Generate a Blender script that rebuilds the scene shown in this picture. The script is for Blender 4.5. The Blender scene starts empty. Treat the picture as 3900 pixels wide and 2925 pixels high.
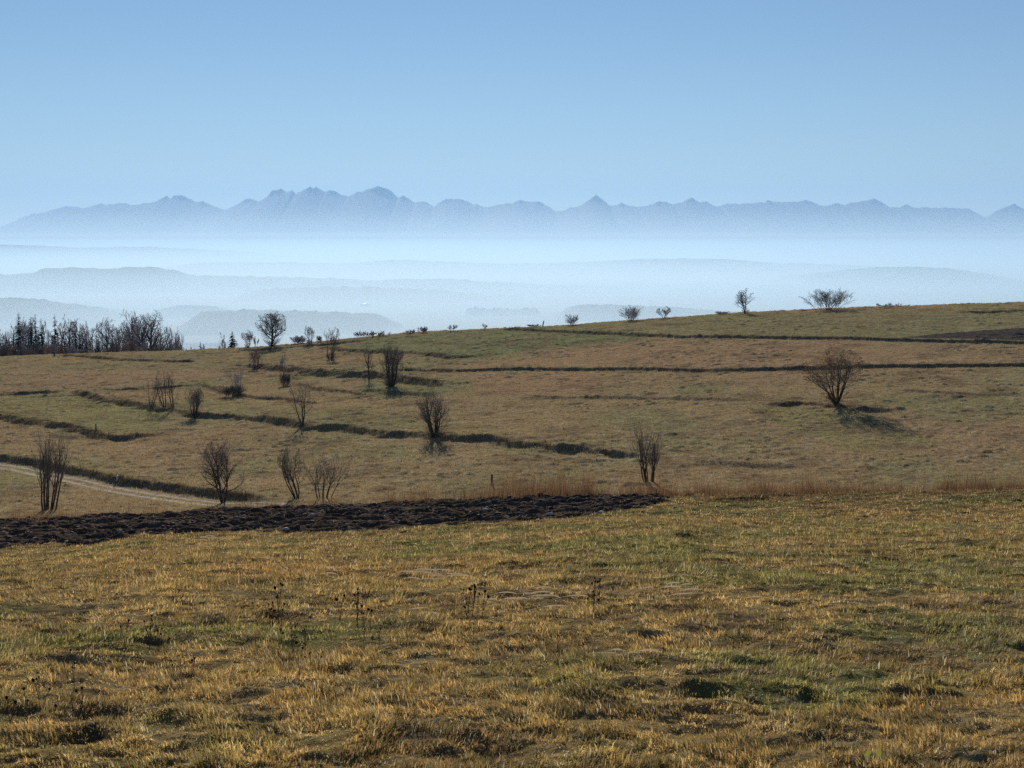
import bpy, math, random
import numpy as np

# ------------------------------------------------------------------ camera, sky, sun
sc = bpy.context.scene
COL = sc.collection
FPX = 5660.0                      # focal length in pixels of the 3900 px wide photograph
PITCH = math.atan((1462.5 - 900.0) / FPX)
cam_d = bpy.data.cameras.new("camera")
cam = bpy.data.objects.new("camera", cam_d)
COL.objects.link(cam)
cam_d.sensor_width = 36.0
cam_d.lens = 36.0 * FPX / 3900.0
cam_d.clip_start = 0.1
cam_d.clip_end = 200000.0
cam.location = (0, 0, 0)
cam.rotation_euler = (math.pi / 2 - PITCH, 0, 0)
sc.camera = cam

SUN_EL = math.radians(20.0)
SUN_AZ = math.radians(-6.0)       # measured from +Y (view direction) towards +X
world = bpy.data.worlds.new("World")
sc.world = world
world.use_nodes = True
wn = world.node_tree
for n in list(wn.nodes):
    wn.nodes.remove(n)
wo = wn.nodes.new("ShaderNodeOutputWorld")
wb = wn.nodes.new("ShaderNodeBackground")
sky = wn.nodes.new("ShaderNodeTexSky")
sky.sky_type = 'NISHITA'
sky.sun_disc = False
sky.sun_elevation = SUN_EL
sky.sun_rotation = SUN_AZ
sky.altitude = 900
sky.air_density = 1.0
sky.dust_density = 0.0
sky.ozone_density = 2.0
wb.inputs["Strength"].default_value = 0.063
stint = wn.nodes.new("ShaderNodeVectorMath"); stint.operation = 'MULTIPLY'
stint.inputs[1].default_value = (0.84, 0.94, 1.09)      # cold clear autumn air
wn.links.new(sky.outputs[0], stint.inputs[0])
wn.links.new(stint.outputs[0], wb.inputs["Color"])
wn.links.new(wb.outputs[0], wo.inputs["Surface"])

sl = bpy.data.lights.new("sun", 'SUN')
sun = bpy.data.objects.new("sun", sl)
COL.objects.link(sun)
sl.energy = 5.0
sl.angle = math.radians(0.5)
sl.color = (1.0, 0.90, 0.77)
sun.rotation_euler = (math.pi / 2 - SUN_EL, 0, math.pi - SUN_AZ)
sun.location = (0, 0, 50)

sc.view_settings.view_transform = 'Standard'
sc.view_settings.look = 'None'
sc.view_settings.gamma = 1.0
sc.view_settings.exposure = 0.0
sc.render.engine = 'CYCLES'
sc.cycles.volume_bounces = 3
sc.cycles.max_bounces = 8
sc.cycles.transparent_max_bounces = 64
sc.cycles.use_denoising = False        # the far crest and the twigs stay crisp
sc.cycles.use_adaptive_sampling = False
world.cycles.sampling_method = "NONE"   # smoother haze

# ------------------------------------------------------------------ helpers
cP, sP = math.cos(PITCH), math.sin(PITCH)

def px_ray(X, Y):
    """pixel of the photograph -> (u, t): sideways and upwards per metre of forward distance"""
    a = (np.asarray(X, float) - 1950.0) / FPX
    b = (1462.5 - np.asarray(Y, float)) / FPX
    yy = cP + b * sP
    return a / yy, (-sP + b * cP) / yy

def to_px(u, t):
    q = cP - t * sP
    return 1950.0 + FPX * u / q, 1462.5 - FPX * (t * cP + sP) / q

def hash2(ix, iy, seed):
    h = (ix.astype(np.int64) * 374761393 + iy.astype(np.int64) * 668265263 + seed * 1442695041) & 0xffffffff
    h = ((h ^ (h >> 13)) * 1274126177) & 0xffffffff
    h = ((h ^ (h >> 16)) * 2246822519) & 0xffffffff
    return ((h ^ (h >> 15)) & 0xffffff) / float(0xffffff)

def vnoise(x, y, seed=0):
    ix, iy = np.floor(x), np.floor(y)
    fx, fy = x - ix, y - iy
    fx = fx * fx * (3 - 2 * fx); fy = fy * fy * (3 - 2 * fy)
    a = hash2(ix, iy, seed); b = hash2(ix + 1, iy, seed)
    c = hash2(ix, iy + 1, seed); d = hash2(ix + 1, iy + 1, seed)
    return (a + (b - a) * fx) * (1 - fy) + (c + (d - c) * fx) * fy

def fbm(x, y, seed=0, octv=4, gain=0.5):
    s = np.zeros_like(np.asarray(x, float)); amp = 1.0; tot = 0.0
    for i in range(octv):
        cx, cy = math.cos(0.7 * i), math.sin(0.7 * i)
        s += amp * vnoise(x * cx - y * cy + 17.3 * i, x * cy + y * cx - 9.1 * i, seed + i)
        tot += amp; amp *= gain; x = x * 2.03; y = y * 2.03
    return s / tot

def smooth(a, b, v):
    t = np.clip((v - a) / (b - a), 0, 1)
    return t * t * (3 - 2 * t)

def pchip(xk, yk, x):
    xk = np.asarray(xk, float); yk = np.asarray(yk, float)
    h = np.diff(xk); d = np.diff(yk) / h
    m = np.zeros_like(yk)
    for i in range(1, len(xk) - 1):
        if d[i - 1] * d[i] > 0:
            w1 = 2 * h[i] + h[i - 1]; w2 = h[i] + 2 * h[i - 1]
            m[i] = (w1 + w2) / (w1 / d[i - 1] + w2 / d[i])
    m[0], m[-1] = d[0], d[-1]
    i = np.clip(np.searchsorted(xk, x) - 1, 0, len(xk) - 2)
    t = (x - xk[i]) / h[i]
    return ((1 + 2 * t) * (1 - t) ** 2 * yk[i] + t * (1 - t) ** 2 * h[i] * m[i]
            + t * t * (3 - 2 * t) * yk[i + 1] + t * t * (t - 1) * h[i] * m[i + 1])

def make_mesh(name, V, quads=None, tris=None, mat=None, parent=None, cols=None, smooth_sh=False, link=True):
    me = bpy.data.meshes.new(name)
    V = np.ascontiguousarray(V, dtype=np.float32)
    me.vertices.add(len(V)); me.vertices.foreach_set("co", V.ravel())
    loops = []; starts = []; off = 0
    if quads is not None and len(quads):
        q = np.asarray(quads, dtype=np.int32); loops.append(q.ravel())
        starts.append(off + 4 * np.arange(len(q), dtype=np.int32)); off += q.size
    if tris is not None and len(tris):
        t = np.asarray(tris, dtype=np.int32); loops.append(t.ravel())
        starts.append(off + 3 * np.arange(len(t), dtype=np.int32)); off += t.size
    L = np.concatenate(loops); S = np.concatenate(starts)
    me.loops.add(len(L)); me.loops.foreach_set("vertex_index", L)
    me.polygons.add(len(S)); me.polygons.foreach_set("loop_start", S)
    if smooth_sh:
        me.polygons.foreach_set("use_smooth", np.ones(len(S), dtype=bool))
    if cols is not None:
        at = me.color_attributes.new("tint", 'FLOAT_COLOR', 'POINT')
        C4 = np.ones((len(V), 4), dtype=np.float32); C4[:, :3] = cols
        at.data.foreach_set("color", C4.ravel())
    me.update(calc_edges=True)
    if mat is not None:
        me.materials.append(mat)
    ob = bpy.data.objects.new(name, me)
    if link:
        COL.objects.link(ob)
    if parent is not None:
        ob.parent = parent
    return ob

def tag(o, label=None, cat=None, group=None, kind=None):
    if label: o["label"] = label
    if cat: o["category"] = cat
    if group: o["group"] = group
    if kind: o["kind"] = kind
    return o

def empty(name, loc):
    o = bpy.data.objects.new(name, None)
    o.empty_display_size = 0.3
    COL.objects.link(o); o.location = loc
    return o

# ------------------------------------------------------------------ materials
def new_mat(name):
    m = bpy.data.materials.new(name); m.use_nodes = True
    nt = m.node_tree
    for n in list(nt.nodes): nt.nodes.remove(n)
    out = nt.nodes.new("ShaderNodeOutputMaterial")
    return m, nt, out

def N(nt, t, **kw):
    n = nt.nodes.new(t)
    for k, v in kw.items():
        if k.startswith("i_"): n.inputs[k[2:].replace("_", " ")].default_value = v
        else: setattr(n, k, v)
    return n

def mat_noise(name, c1, c2, scale=5.0, rough=0.9, bump=0.3, detail=6.0, spec=0.15, dist=0.02):
    m, nt, out = new_mat(name)
    bs = N(nt, "ShaderNodeBsdfPrincipled"); bs.inputs["Roughness"].default_value = rough
    bs.inputs["Specular IOR Level"].default_value = spec
    tc = N(nt, "ShaderNodeTexCoord")
    no = N(nt, "ShaderNodeTexNoise"); no.inputs["Scale"].default_value = scale; no.inputs["Detail"].default_value = detail
    rp = N(nt, "ShaderNodeValToRGB")
    rp.color_ramp.elements[0].position = 0.35; rp.color_ramp.elements[0].color = (*c1, 1)
    rp.color_ramp.elements[1].position = 0.68; rp.color_ramp.elements[1].color = (*c2, 1)
    bp = N(nt, "ShaderNodeBump"); bp.inputs["Strength"].default_value = bump; bp.inputs["Distance"].default_value = dist
    nt.links.new(tc.outputs["Object"], no.inputs["Vector"])
    nt.links.new(no.outputs["Fac"], rp.inputs["Fac"]); nt.links.new(rp.outputs["Color"], bs.inputs["Base Color"])
    nt.links.new(no.outputs["Fac"], bp.inputs["Height"]); nt.links.new(bp.outputs["Normal"], bs.inputs["Normal"])
    nt.links.new(bs.outputs[0], out.inputs["Surface"])
    return m

def mat_tint(name, transl=0.0, rough=0.85, spec=0.1, nscale=3.0, namp=0.25, bump=0.0, bdist=0.05, tcol=(1.25, 1.1, 0.7)):
    """colour from the mesh's own tint, varied by procedural noise; optional light passing through (leaves, blades)"""
    m, nt, out = new_mat(name)
    at = N(nt, "ShaderNodeAttribute", attribute_name="tint")
    tc = N(nt, "ShaderNodeTexCoord")
    no = N(nt, "ShaderNodeTexNoise"); no.inputs["Scale"].default_value = nscale; no.inputs["Detail"].default_value = 5.0
    mr = N(nt, "ShaderNodeMapRange"); mr.inputs["From Min"].default_value = 0.3; mr.inputs["From Max"].default_value = 0.7
    mr.inputs["To Min"].default_value = 1 - namp; mr.inputs["To Max"].default_value = 1 + namp
    mx = N(nt, "ShaderNodeVectorMath", operation='SCALE')
    nt.links.new(tc.outputs["Object"], no.inputs["Vector"]); nt.links.new(no.outputs["Fac"], mr.inputs["Value"])
    nt.links.new(at.outputs["Color"], mx.inputs[0]); nt.links.new(mr.outputs[0], mx.inputs["Scale"])
    bs = N(nt, "ShaderNodeBsdfPrincipled"); bs.inputs["Roughness"].default_value = rough
    bs.inputs["Specular IOR Level"].default_value = spec
    nt.links.new(mx.outputs[0], bs.inputs["Base Color"])
    if bump > 0:
        n2 = N(nt, "ShaderNodeTexNoise"); n2.inputs["Scale"].default_value = nscale * 4; n2.inputs["Detail"].default_value = 6.0
        bp = N(nt, "ShaderNodeBump"); bp.inputs["Strength"].default_value = bump; bp.inputs["Distance"].default_value = bdist
        nt.links.new(tc.outputs["Object"], n2.inputs["Vector"])
        nt.links.new(n2.outputs["Fac"], bp.inputs["Height"]); nt.links.new(bp.outputs["Normal"], bs.inputs["Normal"])
    if transl > 0:
        tr = N(nt, "ShaderNodeBsdfTranslucent")
        tm = N(nt, "ShaderNodeVectorMath", operation='MULTIPLY'); tm.inputs[1].default_value = tcol
        nt.links.new(mx.outputs[0], tm.inputs[0]); nt.links.new(tm.outputs[0], tr.inputs["Color"])
        ms = N(nt, "ShaderNodeMixShader"); ms.inputs[0].default_value = transl
        nt.links.new(bs.outputs[0], ms.inputs[1]); nt.links.new(tr.outputs[0], ms.inputs[2])
        nt.links.new(ms.outputs[0], out.inputs["Surface"])
    else:
        nt.links.new(bs.outputs[0], out.inputs["Surface"])
    return m

M_ground = mat_tint("ground_turf", spec=0.0, rough=1.0, nscale=2.5, namp=0.35, bump=0.6, bdist=0.06)
M_grass = mat_tint("grass_blades", transl=0.42, nscale=1.3, namp=0.2, rough=0.6, spec=0.25, tcol=(1.15, 1.08, 0.85))
M_hillgrass = mat_tint("grazed_grass", transl=0.35, nscale=.6, namp=0.25, rough=1.0, spec=0.0, tcol=(1.15, 1.05, 0.7))
M_tall = mat_tint("dry_stalks", transl=0.35, nscale=1.0, namp=0.2)
M_bark = mat_noise("bark", (0.035, 0.030, 0.028), (0.11, 0.09, 0.075), 6.0)
M_bark_pale = mat_noise("bark_grey", (0.10, 0.09, 0.08), (0.22, 0.19, 0.16), 5.0)
M_twig = mat_noise("twigs", (0.17, 0.145, 0.135), (0.28, 0.245, 0.225), 3.0)
M_twig_pale_haze = mat_noise("twigs_grey_hazed", (0.34, 0.32, 0.33), (0.50, 0.47, 0.47), 2.0)  # pale grey, lightened to put the left woods' haze into the colour
M_twig_red = mat_noise("twigs_reddish", (0.28, 0.19, 0.18), (0.40, 0.29, 0.27), 2.0)
M_needle = mat_noise("needles", (0.05, 0.075, 0.065), (0.09, 0.12, 0.095), 1.5)  # lighter and bluer than real needles: distance haze mixed into the colour
M_leaf_brown = mat_tint("leaves_brown", transl=0.4, nscale=2.0, namp=0.4)
M_wood = mat_noise("weathered_wood", (0.05, 0.04, 0.035), (0.12, 0.10, 0.08), 20.0)
M_white = mat_noise("white_paint", (0.62, 0.62, 0.6), (0.8, 0.8, 0.78), 8.0, rough=0.5)
M_seed = mat_noise("seed_heads", (0.02, 0.012, 0.01), (0.06, 0.035, 0.02), 60.0)
M_stalk = mat_noise("dry_stalk", (0.09, 0.06, 0.04), (0.20, 0.14, 0.08), 30.0)
M_straw = mat_tint("straw", transl=0.35, nscale=8.0, namp=0.15, rough=0.45, spec=0.4, tcol=(1.1, 1.0, 0.85))
M_soil = mat_noise("soil_clod", (0.050, 0.035, 0.026), (0.11, 0.078, 0.055), 2.2, bump=0.6, dist=0.04)
M_stone = mat_noise("pale_stone", (0.35, 0.33, 0.30), (0.6, 0.58, 0.54), 12.0)
M_forest = mat_noise("far_woodland", (0.03, 0.04, 0.035), (0.08, 0.09, 0.06), 0.004, bump=0.0)
M_rock = mat_noise("mountain_rock", (0.035, 0.036, 0.04), (0.045, 0.045, 0.048), 0.0006, bump=0.0)
M_meadow = mat_noise("valley_meadow", (0.09, 0.10, 0.06), (0.20, 0.17, 0.10), 0.0015, bump=0.0)
M_roof = mat_noise("bright_metal_roof", (0.8, 0.8, 0.8), (0.85, 0.85, 0.85), 1.0, rough=0.35, bump=0.0)
M_wall = mat_noise("plaster_wall", (0.6, 0.58, 0.55), (0.75, 0.72, 0.68), 1.0, bump=0.0)

# ------------------------------------------------------------------ the lie of the land
# rows of the photograph at which the land shows, along X: near and far edge of the ploughed strip, foot of the far slope, skyline
Xs = lambda pts: (np.array([p[0] for p in pts], float), np.array([p[1] for p in pts], float))
ROW_A = Xs([(-900, 2150), (0, 2085), (200, 2068), (520, 2042), (900, 2022), (1300, 2024), (1500, 2016), (1900, 1988), (2200, 1970), (2500, 1950), (2800, 1958), (3300, 1958), (3900, 1950), (4800, 1945)])
ROW_B = Xs([(-900, 2030), (0, 1985), (300, 1976), (500, 1966), (900, 1942), (1200, 1935), (1500, 1920), (1900, 1902), (2300, 1896), (2560, 1892), (3000, 1884), (3900, 1866), (4800, 1850)])
ROW_N = Xs([(-900, 1985), (0, 1958), (500, 1940), (950, 1918), (1400, 1900), (1950, 1880), (2500, 1868), (3100, 1858), (3900, 1842), (4800, 1820)])
ROW_S = Xs([(-900, 1395), (0, 1357), (240, 1350), (400, 1347), (700, 1337), (950, 1328), (1100, 1316), (1250, 1302), (1400, 1286), (1500, 1273), (1700, 1262), (1900, 1250), (2200, 1238), (2500, 1214), (2700, 1202), (2850, 1192), (3100, 1180), (3300, 1170), (3600, 1163), (3900, 1153), (4300, 1142), (4800, 1135)])
D_S = Xs([(-900, 320), (0, 300), (950, 285), (1950, 262), (2850, 252), (3900, 250), (4800, 250)])
Xc = np.arange(-900, 4801, 60.0)
ker = np.array([1, 2, 3, 2, 1], float); ker /= ker.sum()
def sm(a):
    return np.convolve(np.pad(a, 2, mode='edge'), ker, mode='valid')
rA, rB, rN, rS, dS = [sm(np.interp(Xc, *r)) for r in (ROW_A, ROW_B, ROW_N, ROW_S, D_S)]
Uc = (Xc - 1950.0) / FPX
DG = np.concatenate([np.linspace(0.5, 48, 400)[:-1], np.linspace(48, 420, 900)[:-1], np.geomspace(420, 4200, 60)])
HG = np.zeros((len(Xc), len(DG)))
for i, X in enumerate(Xc):
    tA, tB, tN, tS = [px_ray(X, r[i])[1] for r in (rA, rB, rN, rS)]
    hA, hB, hN, hS = -tA * 36, -tB * 46, -tN * 105, -tS * dS[i]
    D = dS[i]
    kd = [0, 3, 8, 36, 46, 56, 74, 105, 105 + 0.45 * (D - 105), D, D + 14, D + 40, 900, 1800, 3200, 4200]
    kh = [1.62, 1.62 + .32, 1.62 + .95, hA, hB, hB + 2.3, max(hB + 5.2, (1090 + 0) * 74 / FPX * 1.02 + (rB[i] - 1900) * 74 / FPX), hN,
          hN + (hS - hN) * 0.42, hS, hS + (-tS) * 14 + 0.45, hS + (-tS) * 40 + 3.2, 80, 165, 300, 300]
    HG[i] = pchip(kd, kh, DG)

def base_z(u, d):
    """height of the bare land; u = sideways per metre forward, d = metres forward"""
    fi = np.clip(np.interp(u, Uc, np.arange(len(Uc))), 0, len(Uc) - 1.001)
    fj = np.clip(np.interp(d, DG, np.arange(len(DG))), 0, len(DG) - 1.001)
    i = fi.astype(int); j = fj.astype(int); a = fi - i; b = fj - j
    h = (HG[i, j] * (1 - a) + HG[i + 1, j] * a) * (1 - b) + (HG[i, j + 1] * (1 - a) + HG[i + 1, j + 1] * a) * b
    return -h

def hit(X, Y, dmin, dmax, zf=None):
    """where the line of sight through (X, Y) meets the land between two distances"""
    u, t = px_ray(X, Y); u = float(u); t = float(t)
    d = np.linspace(dmin, dmax, 3000)
    z = (zf or base_z)(np.full_like(d, u), d)
    e = z / d - t
    k = np.where(e >= 0)[0]
    k = k[0] if len(k) else int(np.argmax(e))
    return u * d[k], d[k]

def hill(X, Y):
    return hit(X, Y, 100, float(np.interp(X, *D_S)) - 1.0)

# grid of the ground sheet
rows = np.concatenate([np.arange(2.0, 8, 0.03), np.geomspace(8, 34, 330)[:-1], np.arange(34, 48, 0.05), np.arange(48, 100, 1.0),
                       np.arange(100, 306, 0.31), np.arange(306, 400, 3.0), np.geomspace(400, 4200, 40)])
ucol = np.concatenate([[-3.0, -2.2, -1.6, -1.2, -0.9, -0.7, -0.6, -0.5], np.arange(-0.43, 0.4301, 0.00085), [0.5, 0.6, 0.7, 0.9, 1.2, 1.6, 2.2, 3.0]])
UU, DD = np.meshgrid(ucol, rows)
XX = UU * DD; YY = DD
ZZ = base_z(UU, DD)
PX, PY = to_px(UU, ZZ / DD)
NR, NC = ZZ.shape

def sub(lo, hi):
    return slice(int(np.searchsorted(rows, lo)), int(np.searchsorted(rows, hi)))
FG = sub(2, 48.2); HL = sub(90, 312)

# --- colour of the land (albedo)
def mixc(C, c, f):
    return C * (1 - f[..., None]) + np.array(c, float) * f[..., None]

def bend(x, y, s=7.0, a=0.35):
    return x + a * s * (fbm(x / s, y / s, 91, 3) - .5), y + a * s * (fbm(x / s, y / s, 97, 3) - .5)

CC = np.zeros((NR, NC, 3)); CC[:] = (0.155, 0.105, 0.055)
# foreground turf
x, y = XX[FG], YY[FG]
n1 = fbm(x / 1.6, y / 2.2, 3, 5); n2 = fbm(x / 0.5, y / 0.6, 11, 4); n3 = fbm(x / 4.0, y / 5.0, 23, 3); n4 = fbm(x / .18, y / .2, 29, 3)
C = CC[FG]; C[:] = (0.400, 0.295, 0.140)
C = mixc(C, (0.225, 0.235, 0.095), smooth(0.46, 0.66, n1 + .10 * np.clip(x / y / .3, -.6, 1)) * 0.85)
C = mixc(C, (0.42, 0.26, 0.11), smooth(0.50, 0.70, n3) * 0.4)
C = mixc(C, (0.17, 0.12, 0.08), smooth(0.55, 0.72, n2) * 0.7)
C = mixc(C, (0.48, 0.42, 0.27), smooth(0.60, 0.78, n4) * 0.5)
CC[FG] = C

# --- banks, field edges and furrows on the far slope, traced where they cross it
BANKS = [  # points, height, width of the face, colour strength
    ([(1900, 1254), (2050, 1260), (2300, 1270), (2600, 1280), (3000, 1286), (3400, 1294), (3950, 1303), (4400, 1310)], .45, .7, 1.1),
    ([(3600, 1190), (3750, 1186), (3950, 1183), (4300, 1180)], .40, .9, 1),
    ([(1480, 1416), (1700, 1412), (2000, 1407), (2400, 1402), (2700, 1409), (3050, 1402), (3500, 1394), (3950, 1384), (4400, 1376)], .42, .65, 1.1),
    ([(925, 1392), (1010, 1398), (1100, 1409), (1200, 1421), (1290, 1431), (1400, 1430), (1490, 1440), (1600, 1455), (1700, 1478)], .75, 1.0, 1),
    ([(1210, 1322), (1300, 1333), (1450, 1341), (1600, 1352), (1750, 1363), (1815, 1364)], .46, .8, 1),
    ([(1120, 1458), (1200, 1478), (1260, 1484), (1330, 1490), (1400, 1499), (1455, 1502)], .30, .7, .7),
    ([(-200, 1502), (0, 1501), (130, 1497), (275, 1488)], .50, .7, 1),
    ([(270, 1490), (350, 1509), (400, 1527), (480, 1538), (540, 1550), (600, 1562), (700, 1573), (760, 1584), (900, 1588), (1000, 1598),
      (1100, 1613), (1150, 1626), (1300, 1632), (1450, 1650), (1600, 1660), (1700, 1670), (1850, 1682), (2000, 1700), (2200, 1722), (2350, 1735), (2450, 1740)], .61, .8, .85),
    ([(370, 1488), (500, 1484), (600, 1479), (700, 1472), (770, 1465), (810, 1482), (900, 1505), (960, 1509), (1050, 1514), (1130, 1524), (1245, 1535)], .32, .7, .8),
    ([(-200, 1570), (0, 1590), (100, 1605), (250, 1624), (330, 1645), (400, 1668), (480, 1668), (560, 1657), (610, 1645)], .52, 1.0, 1),
    ([(-300, 1700), (0, 1748), (150, 1772), (300, 1796), (450, 1826), (600, 1852), (750, 1872), (900, 1890), (1040, 1908)], .60, .65, 1.1),
    ([(235, 1354), (300, 1361), (450, 1370), (600, 1376), (700, 1379), (775, 1376)], .41, .8, 1),
    ([(900, 1336), (980, 1333), (1060, 1328), (1180, 1316), (1290, 1306), (1400, 1300)], .40, .8, .9),
    ([(2860, 1540), (3050, 1540), (3180, 1550), (3300, 1564), (3460, 1566)], .34, .8, .8),
    ([(1930, 1502), (2100, 1511), (2400, 1512), (2700, 1518), (2900, 1530)], .20, .8, .5),
    ([(2540, 1742), (2700, 1757), (2850, 1767), (3120, 1778)], .20, .8, .5),
    ([(3380, 1478), (3500, 1486), (3780, 1497), (3950, 1500)], .15, .8, .45),
    ([(1630, 1308), (1800, 1318), (1950, 1324), (2100, 1330)], .16, .8, .4),
    ([(1350, 1484), (1500, 1488), (1580, 1500), (1700, 1510)], .35, .9, .7),
]
hx, hy = XX[HL], YY[HL]
wx, wy = bend(hx, hy, 5.0, 0.22)
bank_m = np.zeros_like(hx); dz = np.zeros_like(hx)
bn = fbm(hx / 2.2, hy / 2.2, 41, 4); bn2 = fbm(hx / .9, hy / .9, 43, 3)
for pts, hb, wd, cs in BANKS:
    P = np.array([hill(*p) for p in pts])
    bx0, bx1, by0, by1 = P[:, 0].min() - 12, P[:, 0].max() + 12, P[:, 1].min() - 14, P[:, 1].max() + 14
    sel = (wx > bx0) & (wx < bx1) & (wy > by0) & (wy < by1)
    qx, qy = wx[sel], wy[sel]
    best = np.full(qx.shape, 1e9); side = np.ones(qx.shape); along = np.zeros(qx.shape)
    tot = 0.0; segl = np.hypot(*(P[1:] - P[:-1]).T); Ltot = segl.sum()
    for k in range(len(P) - 1):
        ax, ay = P[k]; ex, ey = P[k + 1] - P[k]; L2 = ex * ex + ey * ey + 1e-9
        tt = np.clip(((qx - ax) * ex + (qy - ay) * ey) / L2, 0, 1)
        rx, ry = qx - ax - tt * ex, qy - ay - tt * ey
        dd = np.hypot(rx, ry); cr = np.where(ex * ry - ey * rx > 0, 1.0, -1.0) * (1 if ex > 0 else -1)
        m = dd < best
        best[m] = dd[m]; side[m] = cr[m]; along[m] = (tot + tt * segl[k])[m]
        tot += segl[k]
    s = best * side + 0.25
    taper = smooth(-0.5, 3.5, along) * smooth(-0.5, 3.5, Ltot - along) * (best < 13)
    var = (0.15 + 1.15 * smooth(.3, .62, bn[sel])) if hb not in (.45, .42, .60, .61) else ((.72 + .45 * bn[sel]) if hb != .61 else (.35 + .95 * smooth(.3, .65, bn[sel])))
    st = np.clip(s / (wd * .6), -1, 1)
    hbk = .84 * hb
    prof = np.where(st > 0, 1, -1) * np.minimum(np.abs(st), 1) * np.exp(-np.maximum(np.abs(s) - wd * .6, 0) / 5.0)
    dz[sel] += 0.5 * hbk * var * prof * taper + taper * 0.22 * hb * (bn2[sel] - .35) * np.exp(-(s / 1.3) ** 2)
    bank_m[sel] = np.maximum(bank_m[sel], cs * taper * np.exp(-((s - .1) / (wd * 0.78)) ** 2))
# molehills, tufts and dips
tuf = smooth(0.64, 0.82, fbm(hx / 1.1, hy / .7, 51, 2)) * (fbm(hx / 14, hy / 14, 55, 2) > .45) * .13
tuf += smooth(0.60, 0.80, vnoise(hx / .7 + 9, hy / .55, 57)) * .06
small = tuf + 0.10 * (fbm(hx / 3.5, hy / 3, 63, 3) - .5)
dz += small + 0.5 * (fbm(hx / 22, hy / 22, 61, 3) - .5)
fade = smooth(95, 102, hy) * smooth(312, 300, hy)
ZZ[HL] += dz * fade

# colours of the far slope
hp, vp = PX[HL], PY[HL]
wpx = hp + 60 * (fbm(hx / 9, hy / 9, 71, 3) - .5); wpy = vp + 14 * (fbm(hx / 7, hy / 7, 73, 3) - .5)
def inpoly(px, py, poly, soft=0):
    r = np.zeros(px.shape, bool); n = len(poly)
    for i in range(n):
        x1, y1 = poly[i]; x2, y2 = poly[(i + 1) % n]
        c = ((y1 > py) != (y2 > py)) & (px < (x2 - x1) * (py - y1) / (y2 - y1 + 1e-9) + x1)
        r ^= c
    return r.astype(float)
C = np.zeros(hx.shape + (3,)); C[:] = (0.262, 0.200, 0.112)
g1 = fbm(hx / 11, hy / 16, 81, 4); g2 = fbm(hx / 3, hy / 3.5, 83, 4); g3 = fbm(hx / 30, hy / 30, 85, 3)
C = mixc(C, (0.205, 0.195, 0.100), smooth(.42, .66, g1) * .7)
C = mixc(C, (0.275, 0.190, 0.115), smooth(.45, .70, g3) * .45)
G = (0.155, 0.180, 0.095)
for poly, c, f in [
    ([(1220, 1315), (1400, 1290), (1900, 1252), (2500, 1262), (2450, 1290), (2150, 1325), (1850, 1362), (1500, 1345), (1300, 1330)], G, .7),
    ([(1900, 1250), (2850, 1196), (3950, 1178), (3950, 1240), (3400, 1290), (2600, 1278)], (0.205, 0.195, 0.105), .7),
    ([(2500, 1290), (3950, 1305), (3950, 1380), (2500, 1395), (1600, 1400), (1900, 1370), (2300, 1320)], (0.310, 0.205, 0.125), .5),
    ([(1800, 1425), (2300, 1420), (2250, 1500), (1800, 1500)], (0.320, 0.190, 0.120), .45),
    ([(270, 1495), (400, 1530), (600, 1570), (690, 1590), (600, 1640), (400, 1655), (250, 1615), (0, 1585), (0, 1505)], (0.215, 0.208, 0.095), .7),
    ([(1380, 1440), (1700, 1490), (1600, 1510), (1350, 1490)], (0.180, 0.190, 0.098), .8),
    ([(0, 1357), (900, 1340), (800, 1372), (300, 1355)], (0.180, 0.170, 0.095), .6),
    ([(2880, 1550), (3300, 1570), (3600, 1700), (3200, 1720), (2900, 1600)], (0.210, 0.200, 0.090), .6),
    ([(0, 1400), (900, 1420), (700, 1470), (0, 1490)], (0.290, 0.195, 0.125), .5),
]:
    C = mixc(C, c, inpoly(wpx, wpy, poly) * f)
C = mixc(C, (0.150, 0.110, 0.070), smooth(.50, .75, g2) * .6)
C = mixc(C, (0.34, 0.29, 0.18), smooth(.58, .75, fbm(hx / 1.2, hy / 1.2, 87, 3)) * .4)
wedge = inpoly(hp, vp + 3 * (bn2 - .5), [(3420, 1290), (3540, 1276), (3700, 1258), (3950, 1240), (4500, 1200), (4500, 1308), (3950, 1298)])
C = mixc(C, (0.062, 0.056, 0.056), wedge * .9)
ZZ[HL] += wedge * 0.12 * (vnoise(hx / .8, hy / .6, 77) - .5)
C = mixc(C, (0.120, 0.098, 0.066), np.clip(bank_m, 0, 1) * (0.5 + 0.5 * bn2))
# the farm track below the hedge bank
TR = np.array([hill(*p) for p in [(-300, 1724), (0, 1771), (100, 1789), (220, 1813), (350, 1839), (500, 1867), (700, 1895), (850, 1910), (1050, 1922)]])
best = np.full(hx.shape, 1e9)
for k in range(len(TR) - 1):
    ax, ay = TR[k]; ex, ey = TR[k + 1] - TR[k]
    tt = np.clip(((hx - ax) * ex + (hy - ay) * ey) / (ex * ex + ey * ey), 0, 1)
    cr = (ex * (hy - ay) - ey * (hx - ax)) / math.hypot(ex, ey)
    dd = np.hypot(hx - ax - tt * ex, hy - ay - tt * ey)
    best = np.where(dd < np.abs(best), np.sign(cr) * dd, best)
track = np.maximum(np.exp(-((best - .62) / .30) ** 2), np.exp(-((best + .62) / .30) ** 2))
C = mixc(C, (0.40, 0.355, 0.28), np.clip(track, 0, 1) * .95)
ZZ[HL] -= 0.04 * track + small * np.exp(-(best / 1.4) ** 4)
CC[HL] = C * 1.40

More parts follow.
